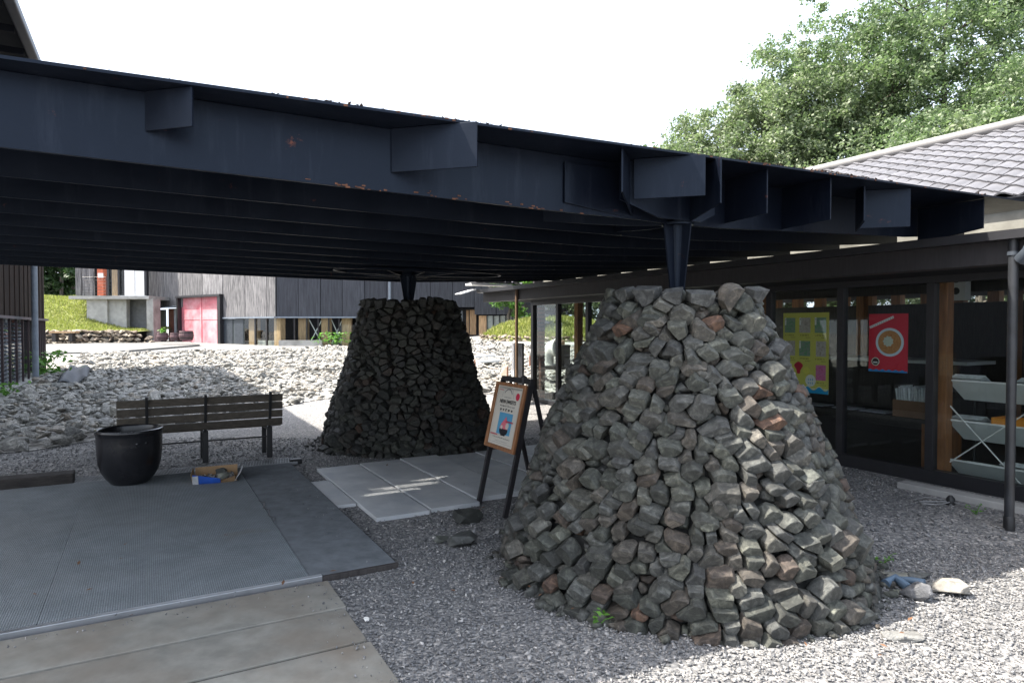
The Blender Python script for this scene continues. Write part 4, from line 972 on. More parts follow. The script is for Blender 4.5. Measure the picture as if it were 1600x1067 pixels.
# leafy weeds
m_leaf_lime = None
def leaf_mat(name, c0, c1, trans=.35):
    m, n, l, p = nt(name); a_ = n.new('ShaderNodeAttribute'); a_.attribute_name = 'tone'
    c = ramp(n, l, a_.outputs['Fac'], [(0, c0), (1, c1)]); l.new(c, p.inputs['Base Color']); p.inputs['Roughness'].default_value = .5; p.inputs['Specular IOR Level'].default_value = .35
    t = n.new('ShaderNodeBsdfTranslucent'); mx = n.new('ShaderNodeMixShader'); mx.inputs[0].default_value = trans
    c2 = mix(n, l, 1.0, c, (1.1, 1.35, .85), 'MULTIPLY'); l.new(c2, t.inputs[0]); l.new(p.outputs[0], mx.inputs[1]); l.new(t.outputs[0], mx.inputs[2]); l.new(mx.outputs[0], n['Material Output'].inputs[0])
    return m
m_weed = leaf_mat('weed_leaf', (.07, .17, .03), (.16, .33, .06)); m_grass = leaf_mat('grass_blade', (.17, .20, .05), (.40, .39, .13), .3)
def leaves_np(C, s, rng, flat_=.6, aspect=.5):
    """leaf quads with a fold: C centres, s sizes -> V, T(quads)"""
    k = len(C); n_ = rng.normal(0, 1, (k, 3)); n_[:, 2] = np.abs(n_[:, 2]) + flat_; n_ /= np.linalg.norm(n_, axis=1)[:, None]
    t = np.cross(n_, rng.normal(0, 1, (k, 3))); t /= np.linalg.norm(t, axis=1)[:, None]; b = np.cross(n_, t)
    s = s[:, None]; V = np.stack([C - t * s, C + b * s * aspect - t * s * .1 + n_ * s * .12, C + t * s, C - b * s * aspect - t * s * .1 + n_ * s * .12], 1).reshape(-1, 3)
    return V, np.arange(4 * k).reshape(k, 4)
def weed(P_, h, n_, label, ls=.03, spread=.09, mt=None):
    t = thing('weed', P_, label, 'plant'); C = np.array(P_) + np.stack([RNG.normal(0, spread, n_), RNG.normal(0, spread, n_), RNG.uniform(.15, 1, n_) * h], 1)
    V, T = leaves_np(C, RNG.uniform(.6, 1.2, n_) * ls, RNG); np_mesh('leaves', V, T, mt or m_weed, t, attr=np.repeat(RNG.uniform(0, 1, n_), 4))
    mb = MB()
    for k in range(min(7, max(3, n_ // 12))):
        q = Vector(C[k]); mb.tube([P_, (P_ + q) / 2 + UP * h * .15, q], .003 + h * .006, 5)
    mb.build('stem', mt or m_weed, t) if False else np_mesh('stem', np.array(mb.v), np.array([f for f in mb.f if len(f) == 4]), mt or m_weed, t, attr=np.full(len(mb.v), .4))
weed(gnd(934, 984), .10, 18, 'small green seedling at the front foot of the nearer stone pier', .022, .035)
weed(gnd(1384, 884), .07, 12, 'tiny bright green seedling at the right foot of the nearer stone pier', .022, .04)
weed(gnd(1530, 806), .08, 16, 'faint green weed in the gravel near the concrete strip', .02, .05)

# ------------------------------------------------------------------ menu easel
def easel(base, sdir, ndir, w, h, tilt, board, label):
    """two front legs with a framed board, one hinged rear leg; sdir along the board, ndir back"""
    t = thing('menu_easel', base, label, 'easel'); back = lambda z: ndir * (tilt * z / h)
    for sg in (-1, 1): MB().bar(base + sdir * (w / 2 * sg), base + sdir * (w / 2 * sg) + back(h) + UP * h, .045, .03, sdir).build('front_leg', m_blackwood, t, bevel=.003)
    for sg in (-1, 1): MB().bar(base + sdir * (w * .42 * sg) + ndir * (tilt + .30), base + sdir * (w * .42 * sg) + back(h * .97) + ndir * .05 + UP * (h * .97), .035, .025, sdir).build('rear_leg', m_blackwood, t, bevel=.003)
    MB().bar(base - sdir * (w / 2 + .01) + back(h) + UP * h, base + sdir * (w / 2 + .01) + back(h) + UP * h, .035, .045).build('top_bar', m_blackwood, t, bevel=.003)
    MB().lathe(base + back(h) + UP * (h + .0) + sdir * .12, [(.03, -.02), (.028, .035), (.008, .05), (0, .05)], 10).build('hinge_knob', m_blackwood, t)
    up = (UP * h + ndir * tilt).normalized(); fr = sdir.cross(up).normalized()
    if fr.dot(ndir) > 0: fr = -fr
    z0, z1 = board; q = lambda s, z, off=0.: base + sdir * s + up * z + fr * (.02 + off)
    MB().obox(q(0, (z0 + z1) / 2, .012), sdir, w / 2 + .02, up, (z1 - z0) / 2, fr, .012).build('backing', m_blackwood, t)
    for (s0, s1, e0, e1) in ((-w / 2 - .02, -w / 2 + .02, z0, z1), (w / 2 - .02, w / 2 + .02, z0, z1), (-w / 2 + .02, w / 2 - .02, z0, z0 + .035), (-w / 2 + .02, w / 2 - .02, z1 - .03, z1)):
        MB().obox(q((s0 + s1) / 2, (e0 + e1) / 2, .027), sdir, (s1 - s0) / 2, up, (e1 - e0) / 2, fr, .014).build('frame', m_post, t, bevel=.003)
    return t, q, up, fr
eb = AB(-.63, 1.645, 0)
ez, q_, eup, efr = easel(eb, -B, A, .50, 1.13, .26, (.53, 1.12), 'black wooden easel with a framed sweets poster leaning between the two stone piers')
def ep(s, z, off=0.): return q_(s, z, .026 + off)         # s to the reader's right
SX = 1
em = [M('cream_poster_paper', (.62, .58, .50), .6, var=.06), flat('print_blue_photo', (.10, .33, .52)), flat('print_red', (.55, .03, .07)), flat('print_black', (.03, .03, .03)), flat('print_grey', (.25, .24, .23)), flat('print_bowl_black', (.02, .02, .025)), img('shaved_ice_print', [(.6, .03, .06), (.75, .2, .25), (.5, .02, .05)], 60)]
mb = MB(); mb.obox(ep(0, .83, .0), -B, .225, eup, .265, efr, .002); mb.build('poster_sheet', em[0], ez)
q = MB()
def er(s0, s1, z0, z1, mi, off=.004): q.add([ep(s0, z0, off), ep(s1, z0, off), ep(s1, z1, off), ep(s0, z1, off)], [(0, 1, 2, 3)], mi)
def earc(cs, cz, r, t0, t1, w, mi, seg=20):
    ts = np.linspace(t0, t1, seg + 1); o_ = [ep(cs + r * math.cos(t), cz + r * math.sin(t), .004) for t in ts]; i_ = [ep(cs + (r - w) * math.cos(t), cz + (r - w) * math.sin(t), .004) for t in ts]
    q.add(o_ + i_, [(k, k + 1, seg + 2 + k, seg + 1 + k) for k in range(seg)], mi)
def edisc(cs, cz, r, mi, off=.005, sy=1): q.add([ep(cs + r * math.cos(t), cz + r * sy * math.sin(t), off) for t in np.linspace(0, 6.283, 25)[:-1]], [list(range(24))], mi)
for (s0, s1, z0, z1) in ((-.205, .205, 1.078, 1.080), (-.205, .205, .585, .587), (-.205, -.203, .585, 1.08), (.203, .205, .585, 1.08)): er(s0, s1, z0, z1, 4)
k = 0
while k < 46: er(-.20 + .0088 * k, -.195 + .0088 * k, 1.068, 1.076, 4); k += 1
earc(-.02, .985, .105, .0, math.pi, .003, 4); earc(-.02, .985, .085, .5, 2.6, .012, 4)
edisc(.155, 1.01, .033, 2)
rg = random.Random(8)
def estk(s0, s1, z, h, n_, mi):
    w_ = (s1 - s0) / n_
    for k in range(n_):
        for _ in range(3):
            x0 = s0 + w_ * (k + rg.uniform(.05, .4)); er(x0, x0 + w_ * rg.uniform(.25, .45), z + h * rg.uniform(0, .8), z + h * rg.uniform(0, .8) + h * .16, mi)
            er(x0, x0 + w_ * .13, z + h * rg.uniform(0, .3), z + h * rg.uniform(.6, 1), mi)
estk(-.08, .05, .985, .012, 9, 4); estk(-.13, .14, .905, .016, 14, 3); estk(-.12, .12, .868, .026, 5, 3); estk(-.195, -.11, 1.045, .016, 4, 2)
er(-.105, .135, .665, .855, 1)
edisc(.02, .70, .075, 5, .006, .55); er(-.02, .06, .655, .672, 5, .006)
q.add([ep(s, z, .007) for s, z in ((-.055, .715), (.095, .715), (.085, .755), (.055, .79), (.03, .825), (.005, .795), (-.035, .76))], [list(range(7))], 6)
edisc(.075, .745, .028, 0, .008); edisc(-.02, .728, .018, 0, .008)
for (s0, z0_) in ((-.205, .648), (.03, .775)):
    for k in range(6):
        w0 = s0 + .022 * k; q.add([ep(w0, z0_, .009), ep(w0 + .008, z0_, .009), ep(w0 + .019, z0_ + .014, .009), ep(w0 + .011, z0_ + .014, .009)], [(0, 1, 2, 3)], 2)
        q.add([ep(w0 + .011, z0_ + .014, .009), ep(w0 + .019, z0_ + .014, .009), ep(w0 + .030, z0_, .009), ep(w0 + .022, z0_, .009)], [(0, 1, 2, 3)], 2)
estk(-.15, .16, .627, .012, 18, 3); estk(-.10, .13, .60, .008, 16, 4)
q.build('print', em, ez)
fc = bpy.data.curves.new('lettering', 'FONT'); fc.body = 'NEW SWEETS'; fc.size = .047; fc.align_x = 'CENTER'; fc.extrude = .0005; fc.offset = .0006
fo = bpy.data.objects.new('lettering', fc); lk(fo, ez); fo.location = ep(0, .937, .006) - base_of(ez); fc.materials.append(em[3])
fo.rotation_euler = Matrix((-B, eup, efr)).transposed().to_euler()
bpy.context.view_layer.update(); fm_ = bpy.data.meshes.new_from_object(fo); fo2 = bpy.data.objects.new('printed_heading', fm_); fo2.location = fo.location; fo2.rotation_euler = fo.rotation_euler
bpy.data.objects.remove(fo); lk(fo2, ez)
# second easel at the left edge of the view
e2 = Vector((X(-88, 6.3), 6.3, 0))
ez2, q2, u2, f2 = easel(e2 + UP * .04, (A * .98 + B * .2).normalized(), B, .62, 1.02, .18, (.30, .98), 'wooden notice easel at the left edge of the view beside the old timber beam')
mb = MB(); sd2 = (A * .98 + B * .2).normalized(); mb.obox(q2(0, .64, .027), sd2, .28, u2, .31, f2, .002); mb.build('poster_sheet', M('tan_poster_paper', (.42, .34, .2), .6, var=.1), ez2)
# ================================================================== BUILDING ON THE LEFT (charred boards above a glazed strip)
lb = thing('charred_board_hall', AB(-7.5, 16, 0), 'tall hall of charred dark boards at the left with a louvred strip below', 'building')
LA, LB0, LB1 = -6.12, 7.4, 22.7
def gz(a, b):
    P_ = AB(a, b); return float(zg(P_.x, P_.y))
b_ = LB0; k = 0; lrg = random.Random(4)
while b_ < LB1 - .05:
    MB().abox(LA - .05, LA + .018 * (k % 2), b_ + .004, min(b_ + .36, LB1) - .004, 1.87, 6.3).build('board', m_board_brown, lb); b_ += .36; k += 1
MB().abox(LA - .3, LA - .06, LB0, LB1, 1.86, 6.4).build('wall_core', m_soffit, lb)
MB().abox(-16, LA - .3, LB1 - .2, LB1, -.2, 6.4).build('end_wall', m_board_dark, lb); MB().abox(-16, LA - .3, LB0, LB0 + .2, -.2, 6.4).build('end_wall', m_board_dark, lb)
MB().abox(LA - .35, LA + .10, LB0, LB1 + .12, 1.80, 1.865).build('strip_cap', m_pipe, lb)
MB().abox(LA - .2, LA + .08, LB0, LB1 + .05, -.15, gz(LA, 16) + .10).build('plinth', m_concrete, lb)
b_ = LB0 + .2; k = 0
while b_ < LB1:
    MB().abox(LA + .0, LA + .05, b_, b_ + .05, .05, 1.80).build('bar', M('dark_maroon_bar', (.03, .018, .022), .5) if k == 0 else bpy.data.materials['dark_maroon_bar'], lb); b_ += .42 if b_ > 19 else .95; k += 1
for (q0, q1) in ((15.2, 16.6), (17.2, 18.6)):
    mb = MB(); z = .25
    for i in range(16): MB().obox(AB(LA - .06, (q0 + q1) / 2, .25 + .095 * i), (A * .8 - UP * .6).normalized(), .05, B, (q1 - q0) / 2 - .04, (A * .6 + UP * .8).normalized(), .005).build('louvre', m_pipe, lb)
MB().abox(LA - .12, LA - .10, LB0, LB1, .1, 1.8).build('pane', m_glass, lb)
MB().abox(LA - 4, LA - .3, LB0, LB1, -.1, .12).build('floor', m_soffit, lb)
tag(MB().tube([AB(LA + .32, 17.9, -.05), AB(LA + .32, 17.9, 6.1)], .075, 16).build('down_pipe', m_pipe_pale, lb, smooth=True), 'round grey blue down pipe')
# eaves and roof
EAV = -4.98; EVZ = 6.42
MB().plate([AB(EAV, 5.5, EVZ), AB(EAV, 23.6, EVZ), AB(-11, 23.6, EVZ + 3.1), AB(-11, 5.5, EVZ + 3.1)], (UP + A * .5), .12).build('roof', m_soffit, lb)
MB().plate([AB(-17, 5.5, EVZ), AB(-17, 23.6, EVZ), AB(-11, 23.6, EVZ + 3.1), AB(-11, 5.5, EVZ + 3.1)], (UP - A * .5), .12).build('roof', m_soffit, lb)
MB().abox(EAV - .02, EAV + .13, 5.5, 23.6, EVZ - .12, EVZ + .02).build('eave_gutter', M('navy_gutter', (.02, .025, .04), .45), lb, bevel=.02)
for i in range(19): MB().abox(LA, EAV - .04, 5.6 + i, 5.68 + i, EVZ - .16, EVZ - .05).build('rafter', m_soffit, lb)

# plank, tarpaulin sheet and plants beside it
pk0, pk1 = gnd(46, 609), gnd(104, 606)
o = MB().bar(pk0 + UP * .10, pk1 + UP * .10, .35, .05).build('plank', M('pale_weathered_plank', (.30, .28, .23), .8, var=.2), loc=pk0); tag(o, 'pale weathered plank lying at the foot of the grey blue down pipe', 'plank')
tq = [gnd(88, 608), gnd(132, 603), gnd(146, 583), gnd(112, 579)]
vs = []; nn = 14
for j in range(nn + 1):
    for i in range(nn + 1):
        u, w = i / nn, j / nn; q = (tq[0] * (1 - u) + tq[1] * u) * (1 - w) + (tq[3] * (1 - u) + tq[2] * u) * w
        q.z += .16 + .07 * math.sin(u * 7 + w * 3) + .05 * math.sin(w * 9 - u * 4) + .12 * math.sin(u * 3.1) * math.sin(w * 3.1); vs.append(q)
idx = np.arange(len(vs)).reshape(nn + 1, nn + 1); T = np.stack([idx[:-1, :-1].ravel(), idx[:-1, 1:].ravel(), idx[1:, 1:].ravel(), idx[1:, :-1].ravel()], 1)
o = np_mesh('tarpaulin', np.array([v[:] for v in vs]), T, M('grey_tarpaulin', (.045, .05, .06), .6, var=.2, bs=.2, bscale=12, bdist=.03), smooth=True, off=tq[0])
sm = o.modifiers.new('thickness', 'SOLIDIFY'); sm.thickness = .01; tag(o, 'crumpled dark grey plastic sheet lying on the rubble near the left hall', 'tarpaulin')
weed(gnd(72, 590), .75, 160, 'leafy green weed growing at the corner of the left hall', .10, .32)
weed(gnd(6, 622), .35, 60, 'green weed at the foot of the left hall, at the edge of the view', .07, .16)

# ================================================================== GRASS BANK, STONE WALL, PATH AND BALCONY (far left)
D0 = 42.0; WZ0, WZ1 = float(zg(-24, 42)) + .0, Z(517, 42.)
wall = thing('stone_retaining_wall', Vector((X(150, D0), D0, WZ0)), 'low dry stone retaining wall below the grass bank', 'wall')
MB().box(X(68, D0), X(205, D0), D0 + .12, D0 + .6, WZ0 - .3, WZ1 - .05).build('core', m_core, wall)
wrg = random.Random(12); L = []
z = WZ0 + .1
while z < WZ1 + .05:
    x = X(66, D0)
    while x < X(224, D0):
        w = wrg.uniform(.22, .5); fr_ = (x - X(66, D0)) / (X(224, D0) - X(66, D0))
        if fr_ < .9 or z < WZ0 + .75 - 5 * (fr_ - .9): L.append((x + w / 2, D0 + .1 + wrg.uniform(-.05, .05) + max(0, fr_ - .86) * 6, z + wrg.uniform(-.05, .05), w * .72, .26, .2 * wrg.uniform(.85, 1.2)))
        x += w
    z += .235
L = np.array(L); k = len(L)
wm = stone_mat('warm_wall_stone', [(0, (.16, .12, .09)), (.5, (.26, .21, .16)), (1, (.36, .31, .25))]); wms = stone_meshes('wall_stone', 8, wm, 55, (9, 12), .03)
for i in range(k):
    o = bpy.data.objects.new('stone', wms[i % 8]); o.location = Vector(L[i, :3]) - wall.location; o.scale = L[i, 3:]; o.rotation_euler = (wrg.gauss(0, .15), wrg.gauss(0, .3), wrg.gauss(0, .15)); lk(o, wall)
m_turf = M('turf', (.20, .22, .07), .95, var=.35, scale=1.5, bs=.6, bscale=14, bdist=.06)
def bankz(x, y):
    px = CX + F * x / y; top = WZ1 - .06
    h = (3.75 - top) * sstep(0, 5.2, y - 42.4); fall = 1 - sstep(118, 212, px) * .93
    return top + h * fall + .05 * np.sin(x * 2.1) * np.sin(y * 1.7)
gx, gy = np.meshgrid(np.linspace(-37, X(212, 42.4), 60), np.linspace(42.4, 50, 26)); gz_ = bankz(gx, gy)
V = np.stack([gx.ravel(), gy.ravel(), gz_.ravel()], 1); idx = np.arange(len(V)).reshape(gx.shape)
T = np.stack([idx[:-1, :-1].ravel(), idx[:-1, 1:].ravel(), idx[1:, 1:].ravel(), idx[1:, :-1].ravel()], 1)
o = np_mesh('grass_bank', V, T, m_turf, smooth=True, off=Vector((-28, 44, 1))); tag(o, 'sunlit sloping grass bank above the stone retaining wall', kind='structure')
def blades(n_, fx, name, label, hmin, hmax):
    P_ = fx(n_); th = RNG.uniform(0, 6.28, n_); h = RNG.uniform(hmin, hmax, n_); w = h * .16; d_ = np.stack([np.cos(th), np.sin(th), 0 * th], 1); ln = RNG.normal(0, .35, (n_, 3)); ln[:, 2] = 1
    V = np.stack([P_ - d_ * w[:, None], P_ + d_ * w[:, None], P_ + ln * h[:, None]], 1).reshape(-1, 3)
    o = np_mesh(name, V, np.arange(3 * n_).reshape(n_, 3), m_grass, attr=np.repeat(RNG.uniform(0, 1, n_), 3), off=Vector(P_.mean(0))); tag(o, label, kind='stuff')
def fbank(n_):
    y = RNG.uniform(42.4, 48, n_); x = RNG.uniform(-36, X(206, 42.4), n_); return np.stack([x, y, bankz(x, y)], 1)
blades(30000, fbank, 'grass', 'short sunlit grass covering the sloping bank at the far left', .05, .2)
fp0 = [gnd(72, 555), gnd(180, 552), gnd(312, 541), gnd(300, 536), gnd(228, 536.5), gnd(72, 540)]
fp0 = [Vector((q.x, min(q.y, 43.8), 0)) for q in fp0]
mbp = MB(); n_ = len(fp0); tp = [Vector((q.x, q.y, float(zg(q.x, q.y)) + .10)) for q in fp0]
mbp.add(tp + [q - UP * .3 for q in tp], [list(range(n_))] + [[i, n_ + i, n_ + (i + 1) % n_, (i + 1) % n_] for i in range(n_)])
path2 = mbp.build('far_path', M('grey_far_path', (.17, .17, .165), .85, var=.15), loc=Vector((-24, 38, 0))); tag(path2, 'flat grey concrete path in front of the far stone wall', kind='structure')
wb = thing('wooden_bench', Vector((X(100, 41), 41.2, .8)), 'simple wooden plank bench before the far stone wall', 'bench'); wz = .81
MB().box(X(78, 41), X(118, 41), 40.9, 41.4, wz + .42, wz + .52).build('seat', m_oldpost, wb)
for px in (84, 110): MB().box(X(px - 3, 41), X(px + 3, 41), 40.98, 41.3, wz - .1, wz + .42).build('leg', m_darkwood, wb)
m_barrel = M('dark_red_brown_barrel', (.085, .045, .05), .7, var=.3, rnd=.15)
for (px, py, r_, lab) in ((254, 541.5, .33, 'left barrel planter with a small plant on the far path'), (274.5, 541, .33, 'middle barrel planter on the far path'), (291, 539.5, .42, 'largest barrel planter, right beside the red door')):
    P_ = Vector((X(px, 39.5), 39.5, .81)); br = thing('barrel_planter', P_, lab, 'barrel', 'barrel planters on the far path'); h = r_ * 1.35
    MB().lathe(P_, [(.01, 0), (r_ * .84, 0), (r_, h * .5), (r_ * .86, h), (r_ * .76, h), (r_ * .74, h * .86), (.01, h * .86)], 20).build('staves', m_barrel, br)
    for hz in (.22, .76): MB().lathe(P_, [(r_ * .955, h * hz), (r_ * .965, h * (hz + .07))], 20).build('hoop', m_black, br)
    if px == 254: P2 = P_ + UP * h * .9; C = np.array(P2) + RNG.normal(0, .1, (30, 3)) + [0, 0, .15]; V, T = leaves_np(C, np.full(30, .09), RNG); np_mesh('sprig', V, T, m_weed, br, attr=np.repeat(RNG.uniform(0, 1, 30), 4))

ent = thing('balcony_entrance', Vector((X(175, 46), 46, 3.2)), 'raised museum entrance on a concrete balcony at the far left with white wall panels', 'building')
def fbox(px0, px1, py0, py1, d, th, name, mt, parent=ent, **k): return MB().box(X(px0, d), X(px1, d), d, d + th, Z(py1, d), Z(py0, d)).build(name, mt, parent, **k)
MB().box(X(104, 44), X(230, 44), 44.25, 50, Z(467, 44), Z(462, 44)).build('balcony_slab', m_concrete, ent)
fbox(136, 168, 467.2, 545, 44.6, .4, 'support_wall', m_concrete); fbox(168.3, 198, 467.2, 545, 44.8, .4, 'support_wall', m_concrete)
fbox(198.3, 229, 467.2, 545, 45.6, .4, 'recess_wall', M('shade_darkened_concrete', (.16, .165, .17), .85, var=.2)); fbox(229.3, 240, 467.2, 545, 44.4, .9, 'corner_pier', m_concrete)  # shade of the recess under the balcony is put into its concrete colour
fbox(119, 129, 340, 462, 47.0, .1, 'board', m_board_grey); fbox(129.3, 139, 340, 462, 47.02, .1, 'board', m_board_grey); fbox(139.3, 148, 340, 462, 47, .1, 'board', m_board_grey)
fbox(153, 162.5, 340, 461.8, 45.2, .4, 'orange_pillar', M('orange_red_timber', (.42, .10, .045), .6, var=.2, scale=3, stretch=(6, 6, 1)))
tag(fbox(154, 162, 427, 434, 45.1, .06, 'notice', m_white), 'small white notice on the orange pillar')
fbox(168.5, 194, 340, 461.5, 47.2, .05, 'glass_door', m_glass); fbox(148, 195, 340, 461.9, 49.5, .1, 'rear_wall', m_soffit); fbox(176, 184, 415, 461.9, 48, .3, 'inner_post', m_oldpost); 
for px in (168, 185, 193.5): fbox(px, px + 2, 340, 461.8, 47.05, .1, 'door_frame', m_frame)
fbox(195.5, 211, 340, 461.8, 46.2, .1, 'white_panel', m_white); fbox(212, 226, 340, 461.8, 46.25, .1, 'white_panel', m_white); fbox(226.3, 229.8, 340, 461.8, 46.3, .3, 'dark_gap', m_frame)
MB().box(X(100, 46), X(232, 46), 46.4, 55, Z(338, 46), Z(330, 46)).build('roof', m_soffit, ent)
rl = thing('wire_railing', Vector((X(140, 44), 44, Z(462, 44))), 'thin wire railing along the raised balcony edge', 'railing')
for px in (128, 146.5, 167): MB().tube([at(px, 462, 43.9), at(px, 432, 43.9)], .025, 6).build('post', m_frame, rl)
for k in range(6): MB().tube([at(128, 433 + 5 * k, 43.9), at(167, 433 + 5 * k, 43.9)], .010, 5).build('wire', m_frame, rl)

# ================================================================== FAR HALL (two wings meeting at a corner)
hall = thing('tarred_board_hall', Vector((-14.29, 40, .5)), 'long far hall of tarred boards with a silvered left wing and red door', 'building')
C0 = Vector((-14.29, 40, 0)); W1 = Vector((-.82, .572, 0)).normalized(); N1 = Vector((-W1.y, W1.x, 0)); N1 = N1 if N1.y < 0 else -N1
def w1s(px):                                                   # distance along the left wing seen at this pixel
    u = (px - CX) / F; return (u * C0.y - C0.x) / (W1.x - u * W1.y)
def w1p(px, z, off=0.): s = w1s(px); return C0 + W1 * s + N1 * off + UP * z
def w1z(px, py): return EYE + (HY - py) / F * (C0 + W1 * w1s(px)).y
def w1box(px0, px1, z0, z1, off, th, name, mt, **k):
    s0, s1 = w1s(px1), w1s(px0); c = C0 + W1 * ((s0 + s1) / 2) + N1 * (off - th / 2) + UP * ((z0 + z1) / 2)
    return MB().obox(c, W1, (s1 - s0) / 2, N1, th / 2, UP, (z1 - z0) / 2).build(name, mt, hall, **k)
CZ = w1z(432, 494.6); GZ1 = .42
bd = [229.5, 257, 287.5, 318, 349.5, 384.5, 418.5, 432]
for i in range(7):
    lo = CZ if i >= 4 else (w1z(255, 481) if i < 2 else w1z(318, 462))
    w1box(bd[i] + .4, bd[i + 1] - .4, lo, 8.6, .06, .06, 'board', m_board_grey)
w1box(229, 432, CZ + 1.5, 8.6, -.01, .3, 'wall_core', m_black); w1box(229, 283, w1z(255, 481) , CZ + 1.5, -.01, .3, 'wall_core', m_black); w1box(351, 432, CZ, CZ + 1.5, -.01, .3, 'wall_core', m_black)
w1box(349, 432, CZ - .09, CZ - .005, .16, .3, 'sill_flashing', m_pipe_pale)
# red door
zt_, zb_ = w1z(318, 464.5), .50
w1box(282.5, 284.6, zb_, zt_ + .1, .30, .55, 'door_jamb', m_frame); w1box(346.2, 350.5, zb_, zt_ + .1, .30, .55, 'door_jamb', m_frame); w1box(282, 351, zt_, zt_ + .14, .36, .6, 'door_head', m_frame)
for (q0, q1) in ((284.8, 315), (315.3, 346)):
    dl = w1box(q0, q1, zb_ + .02, zt_ - .01, .02, .08, 'door_leaf', m_red); tag(dl, 'faded pink red barn door leaf')
w1box(313.8, 316.3, zb_ + .02, zt_ - .02, .07, .05, 'door_post', m_red); w1box(285, 346, 2.1, 2.16, .045, .03, 'door_rail', m_red)
# recess beside the door
w1box(238.5, 257, .45, w1z(250, 484), -.05, .1, 'grey_panel', M('grey_render', (.17, .175, .18), .8, var=.25)); w1box(261.5, 269, .45, w1z(265, 483), -.1, .1, 'red_panel', m_redbrown); w1box(269.5, 279, .45, w1z(274, 483), -.12, .1, 'pale_panel', M('pale_grey_panel', (.42, .44, .47), .6)); w1box(238, 283, .3, w1z(260, 481), -1.2, .1, 'recess_back', m_frame)
hp = [w1p(230.5, w1z(232, 482), .05), w1p(283, w1z(283, 478), .05), w1p(262, w1z(262, 483), 1.1), w1p(236, w1z(236, 483), .9)]
MB().plate(hp, UP, .05).build('porch_hood', m_pipe_pale, hall)
# louvre shutters, posts, mullions, panes
for (q0, q1) in ((349.5, 365), (365.8, 381.5)):
    fr_ = w1box(q0, q1, GZ1, CZ - .1, .0, .05, 'louvre_shutter', M('green_grey_louvre', (.06, .075, .08), .55) if q0 < 350 else bpy.data.materials['green_grey_louvre'])
    for k in range(14):
        z = GZ1 + .1 + .115 * k
        if z < CZ - .18: w1box(q0 + 1, q1 - 1, z, z + .07, .035, .03, 'slat', m_pipe)
bpy.context.view_layer.update()
for (q0, q1) in ((385.5, 396), (425, 435)): w1box(q0, q1, GZ1, CZ - .1, -.15, .35, 'timber_post', m_oldpost)
for q0 in (398.5, 416.3): w1box(q0, q0 + 2, GZ1, CZ - .1, .06, .08, 'mullion', m_frame)
w1box(382, 432, GZ1, CZ - .1, .0, .02, 'pane', m_glass); w1box(398, 424, GZ1 - .1, GZ1 + .35, -.2, .2, 'low_wall', m_concrete)
w1box(283, 432, .2, 7, -4.2, .1, 'inner_wall', m_soffit)
# right wing, parallel to the picture
def w2box(px0, px1, z0, z1, y, th, name, mt, **k): return MB().box(X(px0, 40), X(px1, 40), y, y + th, z0, z1).build(name, mt, hall, **k)
CZ2 = Z(494.6, 40); px = 432.6; k = 0
while px < 900:
    nx_ = px + 34.3
    lo = CZ2 if px < 690 else Z(491.5, 40)
    if 690 < px + 17 < 745: lo = Z(480, 40)
    w2box(px + .35, nx_ - .35, lo, 8.6, 40 - .03 * (k % 2), .1, 'board', m_board_dark); px = nx_; k += 1
w2box(432, 900, CZ2 + .6, 8.6, 40.12, .2, 'wall_core', m_black); w2box(432, 690, CZ2, CZ2 + .6, 40.12, .2, 'wall_core', m_black)
w2box(432, 690, CZ2 - .09, CZ2 - .005, 39.86, .3, 'sill_flashing', m_pipe_pale)
for q0 in (465, 501, 533, 570, 605): w2box(q0, q0 + 14, GZ1, CZ2 - .1, 40.15, .4, 'timber_post', m_oldpost)
for q0 in (459.3, 478.5, 496.5, 513, 529): w2box(q0, q0 + 1.8, GZ1, CZ2 - .1, 39.95, .1, 'mullion', m_frame)
for (q0, q1) in ((481, 501), (516, 533)):
    for fl in (0, 1): MB().tube([Vector((X(q0, 40), 40.3, GZ1 + .15 if fl else CZ2 - .2)), Vector((X(q1, 40), 40.3, CZ2 - .2 if fl else GZ1 + .15))], .03, 6).build('cross_brace', m_white, hall)
w2box(432, 690, GZ1, CZ2 - .1, 40.0, .02, 'pane', m_glass); w2box(438, 505, GZ1 - .1, Z(534, 40) + .1, 39.7, .15, 'low_sill', m_concrete)
w2box(432, 900, .3, 7, 45, .1, 'inner_wall', m_soffit)
tag(MB().tube([Vector((X(610, 40), 39.8, .5)), Vector((X(610, 40), 39.8, 8.4))], .085, 10).build('down_pipe', m_pipe_pale, hall, smooth=True), 'pale blue grey down pipe')
# recess with timber leaves and the low window row at the right
zr = Z(523, 40)
w2box(700, 745, zr - .3, Z(480, 40), 42, .1, 'recess_back', m_frame); w2box(727, 731, zr, Z(484, 40), 40.9, .15, 'timber_post', m_oldpost); w2box(733, 743, zr, Z(484, 40), 40.6, .15, 'timber_leaf', m_oldpost); w2box(702, 721, Z(510, 40), Z(485, 40), 41.2, .05, 'pale_notice', m_pipe_pale)
w2box(748, 760, zr, Z(493, 40), 40.2, .2, 'timber_post', m_oldpost)
q0 = 761
while q0 < 826:
    w2box(q0 + .6, q0 + 9.2, zr, Z(493.3, 40), 40.15, .05, 'window_panel', M('pale_green_grey_panel', (.30, .33, .31), .5) if q0 == 761 else bpy.data.materials['pale_green_grey_panel']); w2box(q0 - 1, q0 + .4, zr, Z(493.3, 40), 40.05, .15, 'mullion', m_frame); q0 += 9.8
MB().plate([C0 + N1 * .9 + W1 * 20 + UP * 8.5, C0 + N1 * .9 + UP * 8.5 + Vector((.4, -.3, 0)), C0 + UP * 11 + Vector((-4, 7, 0)) , C0 + W1 * 20 + UP * 11.0 - N1 * 6], UP, .2).build('roof', m_soffit, hall)
